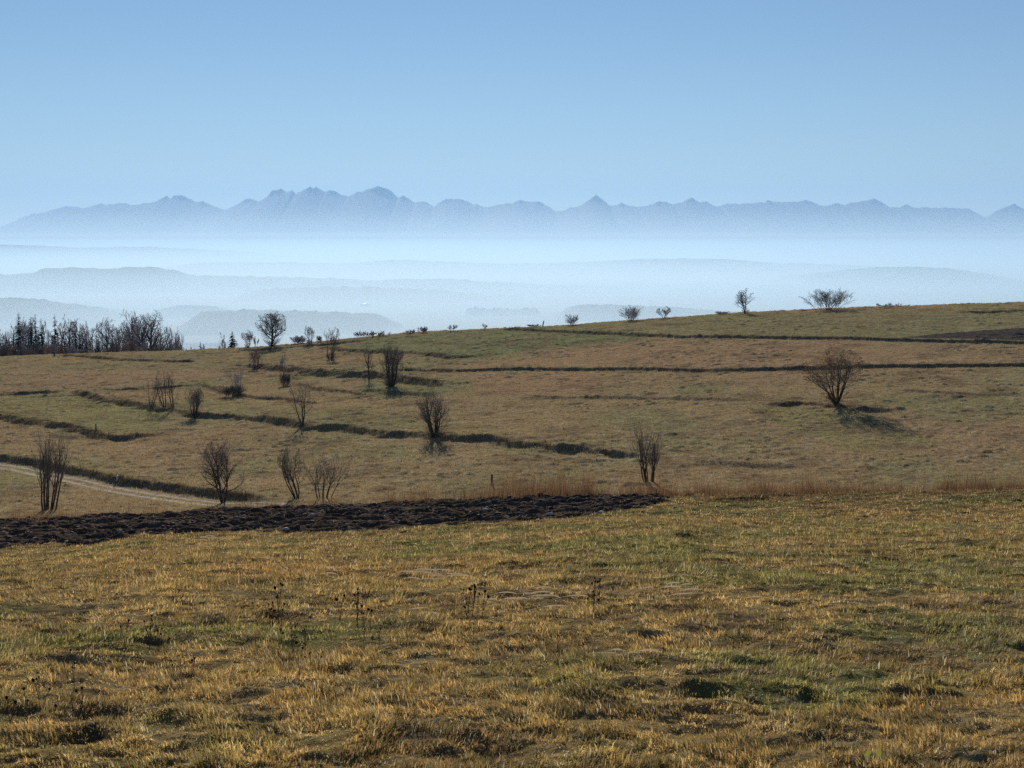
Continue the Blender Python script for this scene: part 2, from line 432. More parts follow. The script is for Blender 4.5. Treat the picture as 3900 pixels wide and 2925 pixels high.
# --- foreground relief: hummocks, tussocks, the ploughed strip
x, y = XX[FG], YY[FG]; px, py = PX[FG], PY[FG]
jag = 10 * (fbm(x / .5, y / .5, 101, 3) - .5)
up = np.interp(px, *Xs([(-900, 2030), (0, 1988), (300, 1978), (500, 1968), (900, 1944), (1200, 1937), (1500, 1922), (1900, 1904), (2300, 1897), (2560, 1900), (2620, 1915)]))
lo = np.interp(px, *Xs([(-900, 2160), (0, 2094), (200, 2070), (330, 2076), (520, 2040), (700, 2030), (900, 2020), (1300, 2030), (1500, 2018), (1700, 1998), (1900, 1986), (2200, 1970), (2420, 1938), (2560, 1908), (2620, 1895)]))
strip = smooth(-6, 2, lo - py + jag) * smooth(-8, 0, py - up + 40)
strip *= (py < lo + 30) & (px < 2640)
strip *= smooth(49, 47.5, y)
strip *= smooth(.0, .12, smooth(2660, 2150, px) - .7 * fbm(x / .7, y / .5, 103, 3) + .30)
STRIP = strip
cl = fbm(x / .55, y / .55, 111, 4, .6); cl2 = np.abs(vnoise(x / .33, y / .3, 115) - .5) * 2
clod = (fbm(x / .5, y / .42, 111, 5, .68) - .5) * .34 + .10 * (fbm(x / 1.6, y / .8, 117, 3) - .5) + 0.06 * np.sin(y * 2 * math.pi / .9 + 3 * fbm(x / 3, y / 3, 5, 2))
hum = 0.13 * (fbm(x / 1.9, y / 1.6, 121, 5, .55) - .5) + 0.13 * (fbm(x / .36, y / .27, 125, 4, .6) - .5)
wob_x, wob_y = x + .35 * (fbm(x / .3, y / .3, 135, 3) - .5), y + .35 * (fbm(x / .3 + 7, y / .3, 136, 3) - .5)
tus = smooth(.62, .95, fbm(wob_x / .42, wob_y / .30, 131, 2)) * .035 + smooth(.66, .95, fbm(wob_x / .8 + 5, wob_y / .6, 133, 2)) * .032
spots = [(120, 2185, .55, .24), (60, 2195, .4, .2), (430, 2172, .6, .22), (300, 2165, .5, .14), (500, 2175, .35, .2), (690, 2110, .3, .12), (2130, 2680, .20, .17), (2310, 2640, .16, .13),
         (1335, 2612, .22, .14), (820, 2715, .2, .12), (1420, 2770, .18, .14), (3640, 2400, .28, .14), (3860, 2390, .3, .14), (3060, 2300, .25, .12), (3860, 2200, .4, .15),
         (2020, 2060, .4, .18), (1200, 2085, .4, .16), (2720, 2025, .4, .16), (2560, 2110, .3, .1), (2670, 1990, .45, .14), (3080, 2050, .3, .1), (3000, 2445, .2, .12), (3010, 2540, .2, .13),
         (700, 2870, .2, .12), (2310, 2890, .18, .1), (2500, 2910, .2, .1), (3390, 2900, .22, .12), (3680, 2500, .2, .12), (1010, 2210, .25, .1), (640, 2290, .35, .09), (200, 2290, .3, .08),
         (1620, 2790, .15, .1), (3700, 2850, .2, .1), (3200, 2020, .35, .12), (3640, 2075, .4, .12), (3280, 2110, .3, .09), (2850, 1903, .7, .34), (2790, 1905, .35, .16), (2985, 1890, .4, .16), (3360, 1865, .6, .2), (3110, 1890, .3, .16)]
spm = np.zeros_like(x)
for sx, sy, sr, sh in spots:
    qx, qy = hit(sx, sy, 3, 47.5)
    r2 = ((x - qx) / (sr * 1.5)) ** 2 + ((y - qy) / sr) ** 2
    g = np.exp(-r2 * 1.4) * (.45 + 1.1 * fbm(wob_x / .16, wob_y / .14, 139, 2))
    sh = sh * .18
    spm = np.maximum(spm, g * sh / .09)
    ZZ[FG] += sh * g * (0.8 + 0.5 * (n4 - .5))
far = smooth(48.2, 46.5, y)
ZZ[FG] += ((hum + tus) * (1 - strip) + clod * strip) * far * smooth(1.5, 5, y)
C = CC[FG]
gr = np.clip(smooth(.004, .03, tus) * .55 + np.clip(spm * .8, 0, 1) * .8, 0, 1)
GRS = gr
C = mixc(C, (0.150, 0.168, 0.062), gr * .55)
crest = smooth(40, 47, y) * (px > 2500)
C = mixc(C, (0.17, 0.095, 0.06), crest * .6)
C = mixc(C, (0.085, 0.064, 0.050), strip)
C = mixc(C, (0.19, 0.14, 0.10), strip * smooth(.48, .75, fbm(x / .3, y / .3, 119, 4)) * .7)
for sx, sy in [(2850, 1903), (2790, 1905), (2985, 1890)]:
    qx, qy = hit(sx, sy, 3, 47.5)
    C = mixc(C, (0.03, 0.024, 0.022), np.exp(-(((x - qx) / .8) ** 2 + ((y - qy) / .8) ** 2)))
CC[FG] = C

fi_r = np.arange(NR)
def gidx(xq, yq):
    yq = np.asarray(yq, float); uq = np.asarray(xq, float) / yq
    fj = np.clip(np.interp(yq, rows, fi_r), 0, NR - 1.001); fi = np.clip(np.interp(uq, ucol, np.arange(NC)), 0, NC - 1.001)
    return fj, fi
def glook(A, xq, yq):
    fj, fi = gidx(xq, yq)
    j = fj.astype(int); i = fi.astype(int); b = fj - j; a = fi - i
    if A.ndim == 3: a = a[..., None]; b = b[..., None]
    return (A[j, i] * (1 - a) + A[j, i + 1] * a) * (1 - b) + (A[j + 1, i] * (1 - a) + A[j + 1, i + 1] * a) * b
def ground_z(xq, yq):
    return glook(ZZ, xq, yq)
def gz(xq, yq):
    return float(ground_z(np.array([xq]), np.array([yq]))[0])

idx = np.arange(NR * NC).reshape(NR, NC)
Q = np.stack([idx[:-1, :-1], idx[:-1, 1:], idx[1:, 1:], idx[1:, :-1]], -1).reshape(-1, 4)
Vg = np.stack([XX, YY, ZZ], -1).reshape(-1, 3)
CG = CC.copy(); CG[FG] *= (1 - .45 * (1 - STRIP))[..., None]     # thatch ground darkened: shade between the blades painted in
Cg = CG.reshape(-1, 3)
# the field goes on behind the camera
nb = len(Vg)
Vb = np.array([[-400, 2.0, -1.83], [400, 2.0, -1.83], [400, -150, -1.0], [-400, -150, -1.0]])
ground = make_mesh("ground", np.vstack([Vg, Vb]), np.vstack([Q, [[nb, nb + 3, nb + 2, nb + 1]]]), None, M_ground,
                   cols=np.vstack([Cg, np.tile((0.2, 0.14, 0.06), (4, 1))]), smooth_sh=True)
tag(ground, kind="structure")

# ------------------------------------------------------------------ valley, hills and mountains
vr = np.geomspace(3900, 75000, 90); vu = np.linspace(-1.3, 1.3, 160)
VU, VD = np.meshgrid(vu, vr)
vz = -300 - 2 + 26 * (fbm(VU * VD / 1500, VD / 1500, 201, 3) - .5)
vz[0] = -306
vi = np.arange(vz.size).reshape(vz.shape)
vq = np.stack([vi[:-1, :-1], vi[:-1, 1:], vi[1:, 1:], vi[1:, :-1]], -1).reshape(-1, 4)
tag(make_mesh("valley_floor", np.stack([VU * VD, VD, vz], -1).reshape(-1, 3), vq, None, M_meadow, smooth_sh=True), kind="structure")

def ridge(name, pts, D, depth, mat, rough=8.0, zbase=-306.0, nx=500, seed=1, spur=0.0, tail=0.02, crag=.05):
    P = np.array(pts, float)
    X = np.linspace(P[0, 0], P[-1, 0], nx)
    Yp = np.interp(X, P[:, 0], P[:, 1])
    u, t = px_ray(X, Yp)
    top = t * D
    env = smooth(0, tail, (X - X[0]) / (X[-1] - X[0])) * smooth(0, tail, (X[-1] - X) / (X[-1] - X[0]))
    top = zbase + (top - zbase) * env
    V = np.linspace(-1, 1, 25); V = np.sign(V) * np.abs(V) ** 1.7
    sw = max(3, nx // 40); kk = np.hanning(sw + 2); kk /= kk.sum()
    topS = np.minimum(np.convolve(np.pad(top, (len(kk) // 2, len(kk) - 1 - len(kk) // 2), mode='edge'), kk, mode='valid'), top)
    XXr = np.tile(u * D, (25, 1)); YYr = np.zeros_like(XXr); ZZr = np.zeros_like(XXr)
    for k, v in enumerate(V):
        w = (1 - abs(v)) ** 0.9
        yk = D + v * depth
        xk = u * D
        nz = fbm(xk / (depth * .35), np.full_like(xk, yk) / (depth * .35), seed, 5)
        wk = smooth(.94, 1.0, w); tk = top * wk + topS * (1 - wk)
        hgt = (tk - zbase) * w * (1 - spur * (1 - w) * (nz) * 2) + rough * (fbm(xk / (depth * crag), np.full_like(xk, yk) / (depth * .5), seed + 5, 3) - .5) * 2 * wk * w
        YYr[k] = yk + (spur * depth * .3 * (nz - .5) * (1 - w))
        ZZr[k] = zbase + np.maximum(hgt, 0)
    ii = np.arange(XXr.size).reshape(XXr.shape)
    q = np.stack([ii[:-1, :-1], ii[:-1, 1:], ii[1:, 1:], ii[1:, :-1]], -1).reshape(-1, 4)
    o = make_mesh(name, np.stack([XXr, YYr, ZZr], -1).reshape(-1, 3), q, None, mat, smooth_sh=False)
    return tag(o, kind="structure")

MT = [(-1400, 930), (-600, 915), (-200, 890), (0, 873), (35, 856), (76, 832), (118, 817), (165, 809), (206, 797), (247, 786), (294, 786), (317, 794), (353, 784), (382, 775), (400, 779), (447, 775), (479, 772), (500, 782), (558, 773), (588, 768), (617, 755), (638, 745), (649, 755), (664, 744), (694, 741), (717, 755), (746, 768), (770, 766), (799, 778), (835, 794), (858, 799), (882, 788), (911, 773), (940, 755), (964, 760), (987, 768), (1011, 753), (1040, 725), (1070, 718), (1093, 728), (1114, 723), (1128, 737), (1152, 725), (1181, 709), (1193, 718), (1204, 710), (1222, 722), (1243, 729), (1264, 722), (1300, 741),
      (1324, 747), (1359, 732), (1406, 721), (1441, 709), (1476, 719), (1500, 737), (1517, 751), (1532, 744), (1553, 756), (1582, 772), (1609, 765), (1629, 773), (1653, 786), (1676, 770), (1700, 756), (1735, 757), (1764, 760), (1800, 776), (1811, 776), (1841, 788), (1876, 786), (1923, 775), (1952, 773), (1982, 760), (2017, 769), (2052, 766), (2082, 782), (2117, 803), (2146, 804), (2170, 790), (2199, 790), (2229, 770), (2270, 739), (2299, 762), (2323, 782), (2346, 782), (2364, 772), (2399, 784), (2428, 788), (2470, 784), (2511, 766), (2540, 769), (2564, 780), (2600, 768),
      (2635, 751), (2665, 769), (2688, 766), (2715, 782), (2741, 785), (2770, 775), (2817, 776), (2864, 772), (2911, 770), (2923, 762), (2964, 768), (3035, 769), (3070, 760), (3105, 775), (3147, 785), (3188, 775), (3217, 782), (3246, 770), (3294, 765), (3329, 757), (3358, 768), (3388, 791), (3423, 791), (3452, 778), (3476, 790), (3540, 791), (3623, 790), (3687, 796), (3717, 810), (3758, 831), (3787, 809), (3822, 791), (3864, 775), (3887, 788), (3911, 800), (4011, 809), (4300, 840), (4700, 860), (5300, 900)]
ridge("mountain_range", MT, 50000, 6500, M_rock, rough=34, crag=.022, nx=4200, seed=301, spur=.10)
F = M_forest
ridge("hill", [(-700, 940), (-300, 930), (0, 932), (120, 935), (280, 942), (400, 942), (560, 938), (700, 946), (900, 956), (1100, 975)], 18000, 1800, F, seed=311)
ridge("hill", [(560, 1030), (676, 1011), (764, 999), (940, 998), (1300, 1003), (1500, 989), (1564, 989), (1711, 997), (1829, 1001), (1946, 1004), (2123, 1001), (2252, 998), (2358, 990), (2475, 985), (2600, 984), (2776, 987), (2864, 994), (2982, 1004), (3041, 1001), (3158, 1006), (3400, 1018), (3800, 1030)], 12500, 1500, F, seed=321, rough=7)
ridge("hill", [(3000, 1050), (3188, 1032), (3276, 1021), (3382, 1017), (3482, 1017), (3599, 1021), (3687, 1032), (3775, 1045), (3834, 1059), (3900, 1070), (4100, 1090), (4300, 1100)], 10000, 1300, F, seed=331)
ridge("hill", [(-500, 1052), (0, 1045), (59, 1044), (126, 1041), (153, 1024), (206, 1020), (294, 1017), (376, 1023), (458, 1020), (529, 1015), (617, 1021), (664, 1027), (705, 1042), (764, 1050), (940, 1051), (1175, 1056), (1300, 1061), (1406, 1068), (1506, 1064), (1653, 1061), (1741, 1064), (1829, 1070), (2005, 1079), (2182, 1088), (2299, 1092), (2417, 1103), (2534, 1117), (2600, 1122), (2900, 1145)], 8500, 900, F, seed=341, rough=6, tail=.05)
ridge("hill", [(900, 1130), (999, 1100), (1117, 1094), (1300, 1092), (1417, 1094), (1653, 1105), (1829, 1118), (2000, 1130)], 7300, 500, F, seed=351)
ridge("hill", [(-300, 1139), (0, 1136), (88, 1136), (165, 1141), (235, 1152), (294, 1160), (364, 1168), (460, 1185), (560, 1200)], 5600, 450, F, seed=361, tail=.2, rough=5)
ridge("hill", [(640, 1230), (705, 1196), (764, 1184), (882, 1180), (1029, 1179), (1175, 1184), (1300, 1189), (1417, 1194), (1520, 1203), (1580, 1225)], 4900, 380, F, seed=371, tail=.16, rough=6)
ridge("hill", [(2060, 1195), (2100, 1165), (2130, 1161), (2358, 1160), (2417, 1164), (2534, 1167), (2600, 1172), (2750, 1185), (3000, 1190)], 5500, 400, F, seed=381, tail=.16, rough=6)
ridge("hill", [(480, 1190), (600, 1166), (735, 1162), (800, 1164), (890, 1166), (1000, 1190)], 5700, 200, F, seed=391, tail=.4, rough=3)
ridge("hill", [(1760, 1190), (1790, 1172), (1820, 1170), (1840, 1176), (1900, 1174), (1960, 1177), (2040, 1172), (2070, 1190)], 5700, 150, F, seed=395, tail=.08, rough=8)
# the two bright buildings in the valley
for X, Yp, lab in ((645, 1143, "tiny bright building glinting alone in the misty valley above the left woods"), (1392, 1161, "tiny bright long roof in the misty valley right of the lone bare crown")):
    d = 5900.0
    u, t = px_ray(X, Yp); zg = -303.0
    d = float(-296 / t) if t < 0 else d
    r = empty("valley_house", (float(u) * d, d, zg + 4))
    tag(r, lab, "house")
    w, dp, h = (11, 8, 6) if X < 1000 else (22, 9, 5)
    bx = np.array([[-w, -dp, -8], [w, -dp, -8], [w, dp, -8], [-w, dp, -8], [-w, -dp, h], [w, -dp, h], [w, dp, h], [-w, dp, h]], float)
    make_mesh("wall", bx, [[0, 1, 5, 4], [1, 2, 6, 5], [2, 3, 7, 6], [3, 0, 4, 7]], None, M_wall, r)
    rf = np.array([[-w - 1, -dp - 1, h], [w + 1, -dp - 1, h], [w + 1, dp + 1, h], [-w - 1, dp + 1, h], [-w - 1, 0, h + 6], [w + 1, 0, h + 6]], float)
    make_mesh("roof", rf, [[0, 1, 5, 4], [2, 3, 4, 5]], [[1, 2, 5], [3, 0, 4]], M_roof, r)

# ------------------------------------------------------------------ grass
rng = np.random.default_rng(7)
def blades(name, n, dlo, dhi, umax, p, Lrng, wfun, lean, seg2, label, mat=M_grass, tintf=None, keep=None, cls=1.0, lenf=None):
    q = rng.random(n)
    e = 2 - p
    d = (dlo ** e + q * (dhi ** e - dlo ** e)) ** (1 / e) if abs(e) > 1e-6 else dlo * (dhi / dlo) ** q
    u = (rng.random(n) * 2 - 1) * umax
    x = u * d; y = d
    if keep is not None:
        k = keep(x, y); x, y, d = x[k], y[k], d[k]
    n = len(x)
    z = ground_z(x, y) - 0.004
    L = rng.uniform(*Lrng, n)
    cl = fbm(x / .22, y / .20, 401, 4, .65)
    L = L * (0.35 + 1.6 * smooth(.35, .72, cl) * cls + (1 - cls) * .6)
    if lenf is not None: L = L * lenf(x, y)
    GA = np.zeros((NR, NC)); GA[FG] = GRS; lush = np.clip(glook(GA, x, y), 0, 1); L = L * (1 + .6 * lush)
    w = wfun(d) * rng.uniform(.6, 1.3, n)
    a = rng.random(n) * 2 * math.pi
    th = np.abs(rng.normal(0, lean, n)) if lean < 5 else rng.uniform(.15, 1.45, n); th = np.clip(th, 0, 1.45)
    flow = 2 * math.pi * fbm(x / 1.3, y / 1.3, 405, 2) * 1.6
    la = flow + rng.normal(0, 1.0, n)
    wx_, wy_ = np.cos(a) * w * .5, np.sin(a) * w * .5
    hx_, hy_ = np.sin(th) * np.cos(la) * L, np.sin(th) * np.sin(la) * L
    hz = np.cos(th) * L + .1 * L
    C = glook(CC, x, y)
    C = tintf(C, n, x, y)
    if seg2:
        V = np.zeros((n, 5, 3))
        V[:, 0] = np.stack([x - wx_, y - wy_, z], 1); V[:, 1] = np.stack([x + wx_, y + wy_, z], 1)
        mx, my, mz = x + hx_ * .35, y + hy_ * .35, z + hz * .62
        V[:, 2] = np.stack([mx + wx_ * .8, my + wy_ * .8, mz], 1); V[:, 3] = np.stack([mx - wx_ * .8, my - wy_ * .8, mz], 1)
        V[:, 4] = np.stack([x + hx_, y + hy_, z + hz * .9], 1)
        b = 5 * np.arange(n)
        quads = np.stack([b, b + 1, b + 2, b + 3], 1); tris = np.stack([b + 3, b + 2, b + 4], 1)
        cc = np.repeat(C, 5, 0)
    else:
        V = np.zeros((n, 3, 3))
        V[:, 0] = np.stack([x - wx_, y - wy_, z], 1); V[:, 1] = np.stack([x + wx_, y + wy_, z], 1)
        V[:, 2] = np.stack([x + hx_, y + hy_, z + hz], 1)
        b = 3 * np.arange(n); quads = None; tris = np.stack([b, b + 1, b + 2], 1)
        cc = np.repeat(C, 3, 0)
    o = make_mesh(name, V.reshape(-1, 3), quads, tris, mat, cols=cc)
    return tag(o, label, "grass", kind="stuff")

def tint_fg(C, n, x, y):
    r = rng.random(n)[:, None]
    v = .55 + .9 * smooth(.3, .7, fbm(x / .11, y / .10, 411, 3))
    C = C * rng.uniform(.6, 1.5, (n, 1)) * v[:, None] * np.array([1.42, 1.32, 1.06])
    C = np.where(r < .13, C * .3 + np.array([0.60, 0.54, 0.42]) * .7 * rng.uniform(.6, 1.3, (n, 1)), C)   # bleached straw
    C = np.where((r > .16) & (r < .40), C * .4 + np.array([0.14, 0.19, 0.065]) * .6, C)  # still green
    C = np.where((r > .40) & (r < .50), C * .4 + np.array([0.34, 0.17, 0.08]) * .6, C)  # rusty
    C = np.where((r > .50) & (r < .62), C * .3 + np.array([0.07, 0.055, 0.045]) * .7, C)  # dead and dark
    C = np.where(rng.random(n)[:, None] < .012, np.array([0.85, 0.80, 0.70]), C)   # bits of bleached litter
    return C
def tint_hill(C, n, x, y):
    return C * rng.uniform(.6, 1.45, (n, 1)) * np.array([1.05, 1.0, .95])
def not_soil(x, y):
    s = np.zeros(len(x)); m = y < 48
    A = np.zeros((NR, NC)); A[FG] = STRIP
    return (glook(A, x, y) < rng.random(len(x)) * .6 + .05) | (rng.random(len(x)) < .07)
blades("grass", 700000, 3.2, 15, .44, 1.9, (.013, .040), lambda d: .0034 + .00026 * d, 9, True, "short autumn grass, golden and green, in the near field", tintf=tint_fg)
blades("grass", 620000, 15, 48, .43, 1.7, (.018, .055), lambda d: .005 + .00040 * d, 9, False, "matted yellow brown grass between the near turf and the ploughed strip", tintf=tint_fg, keep=not_soil)
blades("grass", 420000, 100, 302, .42, 1.6, (.07, .17), lambda d: .03 + .00015 * d, .75, False, "brown grazed grass over the far slope", mat=M_hillgrass, tintf=tint_hill, cls=.7,
       keep=lambda x, y: (glook(CC, x, y)[:, 0] > .045) & (glook(CC, x, y)[:, 2] < .31))
# rough weeds on the banks
BM = np.zeros((NR, NC)); BM[HL] = bank_m
def on_bank(x, y): return (glook(BM, x, y) > .35 + .4 * rng.random(len(x))) & (glook(CC, x, y)[:, 2] < .31)
def tint_bank(C, n, x, y):
    return np.array([0.130, 0.108, 0.072]) * rng.uniform(.4, 1.5, (n, 1)) * (1 + .25 * (rng.random((n, 3)) - .5))
blades("bank_weeds", 900000, 100, 302, .42, 1.6, (.10, .34), lambda d: .03 + .0001 * d, .5, False, "rough dark weeds along the field banks of the far slope", mat=M_hillgrass, tintf=tint_bank, keep=on_bank, cls=.9)

# tall reddish dry grass behind the ploughed strip and over the crest
def tall_keep(x, y):
    X = 1950 + FPX * x / y
    dn = np.interp(X, [-900, 0, 900, 1400, 1800, 2000, 2300, 2600, 2900, 3900, 4800], [.25, .3, .3, .3, .55, .9, 1., .9, .9, .8, .8])
    return rng.random(len(x)) < dn * (0.30 + .9 * smooth(.36, .64, fbm(x / 1.8, y / 1.8, 431, 3)))
def tint_tall(C, n, x, y):
    r = rng.random(n)[:, None]
    c = np.where(r < .4, np.array([0.25, 0.145, 0.105]), np.where(r < .75, np.array([0.25, 0.185, 0.13]), np.array([0.13, 0.085, 0.07])))
    return c * rng.uniform(.6, 1.3, (n, 1))
def tall_len(x, y):
    X = 1950 + FPX * x / y
    return np.interp(X, [-900, 900, 1500, 1850, 2000, 2350, 2480, 2600, 4800], [.5, .55, .6, .8, 1.1, .95, .7, .55, .5]) * (.3 + 1.2 * smooth(.35, .7, fbm(x / .8, y / .8, 437, 3)))
blades("tall_dry_grass", 70000, 45.6, 51, .42, 1.0, (.26, .72), lambda d: .012 + 0 * d, .42, False, "reddish dry grass behind the ploughed strip", mat=M_tall, tintf=tint_tall, keep=tall_keep, cls=.7, lenf=tall_len)
blades("dry_weeds", 24000, 36, 47.4, .42, 1.0, (.06, .26), lambda d: .009 + 0 * d, .6, False, "reddish brown weeds on the right of the field crest", mat=M_tall, tintf=tint_tall,
       keep=lambda x, y: (x / y > .12 + .03 * rng.random(len(x))) & (fbm(x / 1.5, y / 1.2, 441, 3) > .5), cls=.7)

# ------------------------------------------------------------------ clods and stones of the ploughed strip
def blob(rg, n=1, r=.1, flat=.6):
    ph = (1 + 5 ** .5) / 2
    iv = np.array([[-1, ph, 0], [1, ph, 0], [-1, -ph, 0], [1, -ph, 0], [0, -1, ph], [0, 1, ph], [0, -1, -ph], [0, 1, -ph], [ph, 0, -1], [ph, 0, 1], [-ph, 0, -1], [-ph, 0, 1]]) / 1.9
    it = np.array([[0, 11, 5], [0, 5, 1], [0, 1, 7], [0, 7, 10], [0, 10, 11], [1, 5, 9], [5, 11, 4], [11, 10, 2], [10, 7, 6], [7, 1, 8], [3, 9, 4], [3, 4, 2], [3, 2, 6], [3, 6, 8], [3, 8, 9], [4, 9, 5], [2, 4, 11], [6, 2, 10], [8, 6, 7], [9, 8, 1]])
    return iv, it
iv, it = blob(rng)
n = 5000
d = 34 + 13.5 * rng.random(n); u = (rng.random(n) * 2 - 1) * .42
A = np.zeros((NR, NC)); A[FG] = STRIP
x, y = u * d, d
k = (glook(A, x, y) > .75)
x, y = x[k], y[k]; n = len(x)
r = .012 + .075 * rng.random(n) ** 4
V = iv[None] * (1 + .5 * (rng.random((n, 12, 1)) - .5)) * r[:, None, None] * np.array([1.25, 1, .8])
ang = rng.random(n) * 6.28; ca, sa = np.cos(ang)[:, None], np.sin(ang)[:, None]
V = np.stack([V[..., 0] * ca - V[..., 1] * sa, V[..., 0] * sa + V[..., 1] * ca, V[..., 2]], -1)
V += np.stack([x, y, ground_z(x, y) + r * .15], -1)[:, None]
T = (it[None] + 12 * np.arange(n)[:, None, None]).reshape(-1, 3)
tag(make_mesh("soil_clods", V.reshape(-1, 3), None, T, M_soil), "dark turned clods of the ploughed strip", "soil", kind="stuff")

R = random.Random(5)
def zfg(u, d): return ground_z(u * d, d)
STONES = [(455, 2025, "pale stone lying in the ploughed strip at the far left"), (1190, 1965, "pale stone in the ploughed strip below the two left shrubs"), (1850, 1945, "largest pale stone in the middle of the ploughed strip"),
          (2095, 1963, "flat pale stone in the ploughed strip right of the largest one"), (2290, 1955, "small white stone in the ploughed strip near its right end"), (1090, 2020, "low grey stone at the near edge of the ploughed strip"),
          (255, 2065, "grey flat stone at the near left edge of the ploughed strip"), (1930, 1972, "small pale stone near the strip's edge under the wooden post")]
for X, Yp, lab in STONES:
    qx, qy = hit(X, Yp, 30, 47, zfg)
    r = .035 + .03 * R.random()
    V = iv * np.array([1.6, 1, .7]) * r * (1 + .3 * (rng.random((12, 1)) - .5))
    o = make_mesh("stone", V, None, it, M_stone); o.location = (qx, qy, gz(qx, qy) + r * .5)
    tag(o, lab, "stone", "pale stones in the ploughed strip")

# ------------------------------------------------------------------ trees and shrubs
def tubes(segs, sides):
    S = np.array(segs, float)
    p0, p1, r0, r1 = S[:, 0:3], S[:, 3:6], S[:, 6], S[:, 7]
    d = p1 - p0; L = np.linalg.norm(d, axis=1, keepdims=True) + 1e-9; d = d / L
    ref = np.where(np.abs(d[:, 2:3]) > .9, [[1., 0, 0]], [[0, 0, 1.]])
    a = np.cross(d, ref); a /= np.linalg.norm(a, axis=1, keepdims=True); b = np.cross(d, a)
    n = len(S); ang = np.arange(sides) * 2 * math.pi / sides
    ring = a[:, None] * np.cos(ang)[None, :, None] + b[:, None] * np.sin(ang)[None, :, None]
    V = np.concatenate([p0[:, None] + ring * r0[:, None, None], p1[:, None] + ring * r1[:, None, None]], 1)
    i = np.arange(sides); j = (i + 1) % sides
    f = np.stack([i, j, j + sides, i + sides], 1)
    Fq = (f[None] + 2 * sides * np.arange(n)[:, None, None]).reshape(-1, 4)
    return V.reshape(-1, 3), Fq

def vadd(a, b, s=1.0): return (a[0] + b[0] * s, a[1] + b[1] * s, a[2] + b[2] * s)
def vnorm(a):
    l = math.sqrt(a[0] ** 2 + a[1] ** 2 + a[2] ** 2) + 1e-9
    return (a[0] / l, a[1] / l, a[2] / l)

def branch(out, rg, p, d, length, r, lvl, maxl, nkid, start, ang, trop, wob):
    steps = 5 if lvl == 0 else (4 if lvl == 1 else 3)
    sl_ = length / steps; pts = [(p, r, d)]
    for i in range(steps):
        d = vnorm((d[0] + rg.gauss(0, wob), d[1] + rg.gauss(0, wob), d[2] + rg.gauss(0, wob * .6) + trop))
        q = vadd(p, d, sl_); r2 = r * (1 - .75 * (i + 1) / steps) if lvl < maxl else r * (1 - .6 * (i + 1) / steps)
        rr = pts[-1][1]
        out.append((lvl, (*p, *q, rr, max(r2, .002))))
        p = q; pts.append((p, max(r2, .002), d))
    if lvl < maxl:
        for k in range(nkid[lvl]):
            f = start[lvl] + (1 - start[lvl]) * (k + rg.random()) / nkid[lvl]
            fi = min(f * steps, steps - .001); i = int(fi); w = fi - i
            a, b = pts[i], pts[i + 1]
            bp = tuple(a[0][j] * (1 - w) + b[0][j] * w for j in range(3))
            br = a[1] * (1 - w) + b[1] * w
            th = rg.random() * 6.283
            dd = b[2]
            ref = (1, 0, 0) if abs(dd[2]) > .8 else (0, 0, 1)
            e1 = vnorm((dd[1] * ref[2] - dd[2] * ref[1], dd[2] * ref[0] - dd[0] * ref[2], dd[0] * ref[1] - dd[1] * ref[0]))
            e2 = (dd[1] * e1[2] - dd[2] * e1[1], dd[2] * e1[0] - dd[0] * e1[2], dd[0] * e1[1] - dd[1] * e1[0])
            aa = ang * (.7 + .6 * rg.random())
            nd = vnorm(tuple(dd[j] * math.cos(aa) + (e1[j] * math.cos(th) + e2[j] * math.sin(th)) * math.sin(aa) for j in range(3)))
            nl = length * (.62 - .30 * f) * (.8 + .5 * rg.random())
            branch(out, rg, bp, nd, nl, min(br * .7, r * .8 + .002), lvl + 1, maxl, nkid, start, ang, trop, wob)

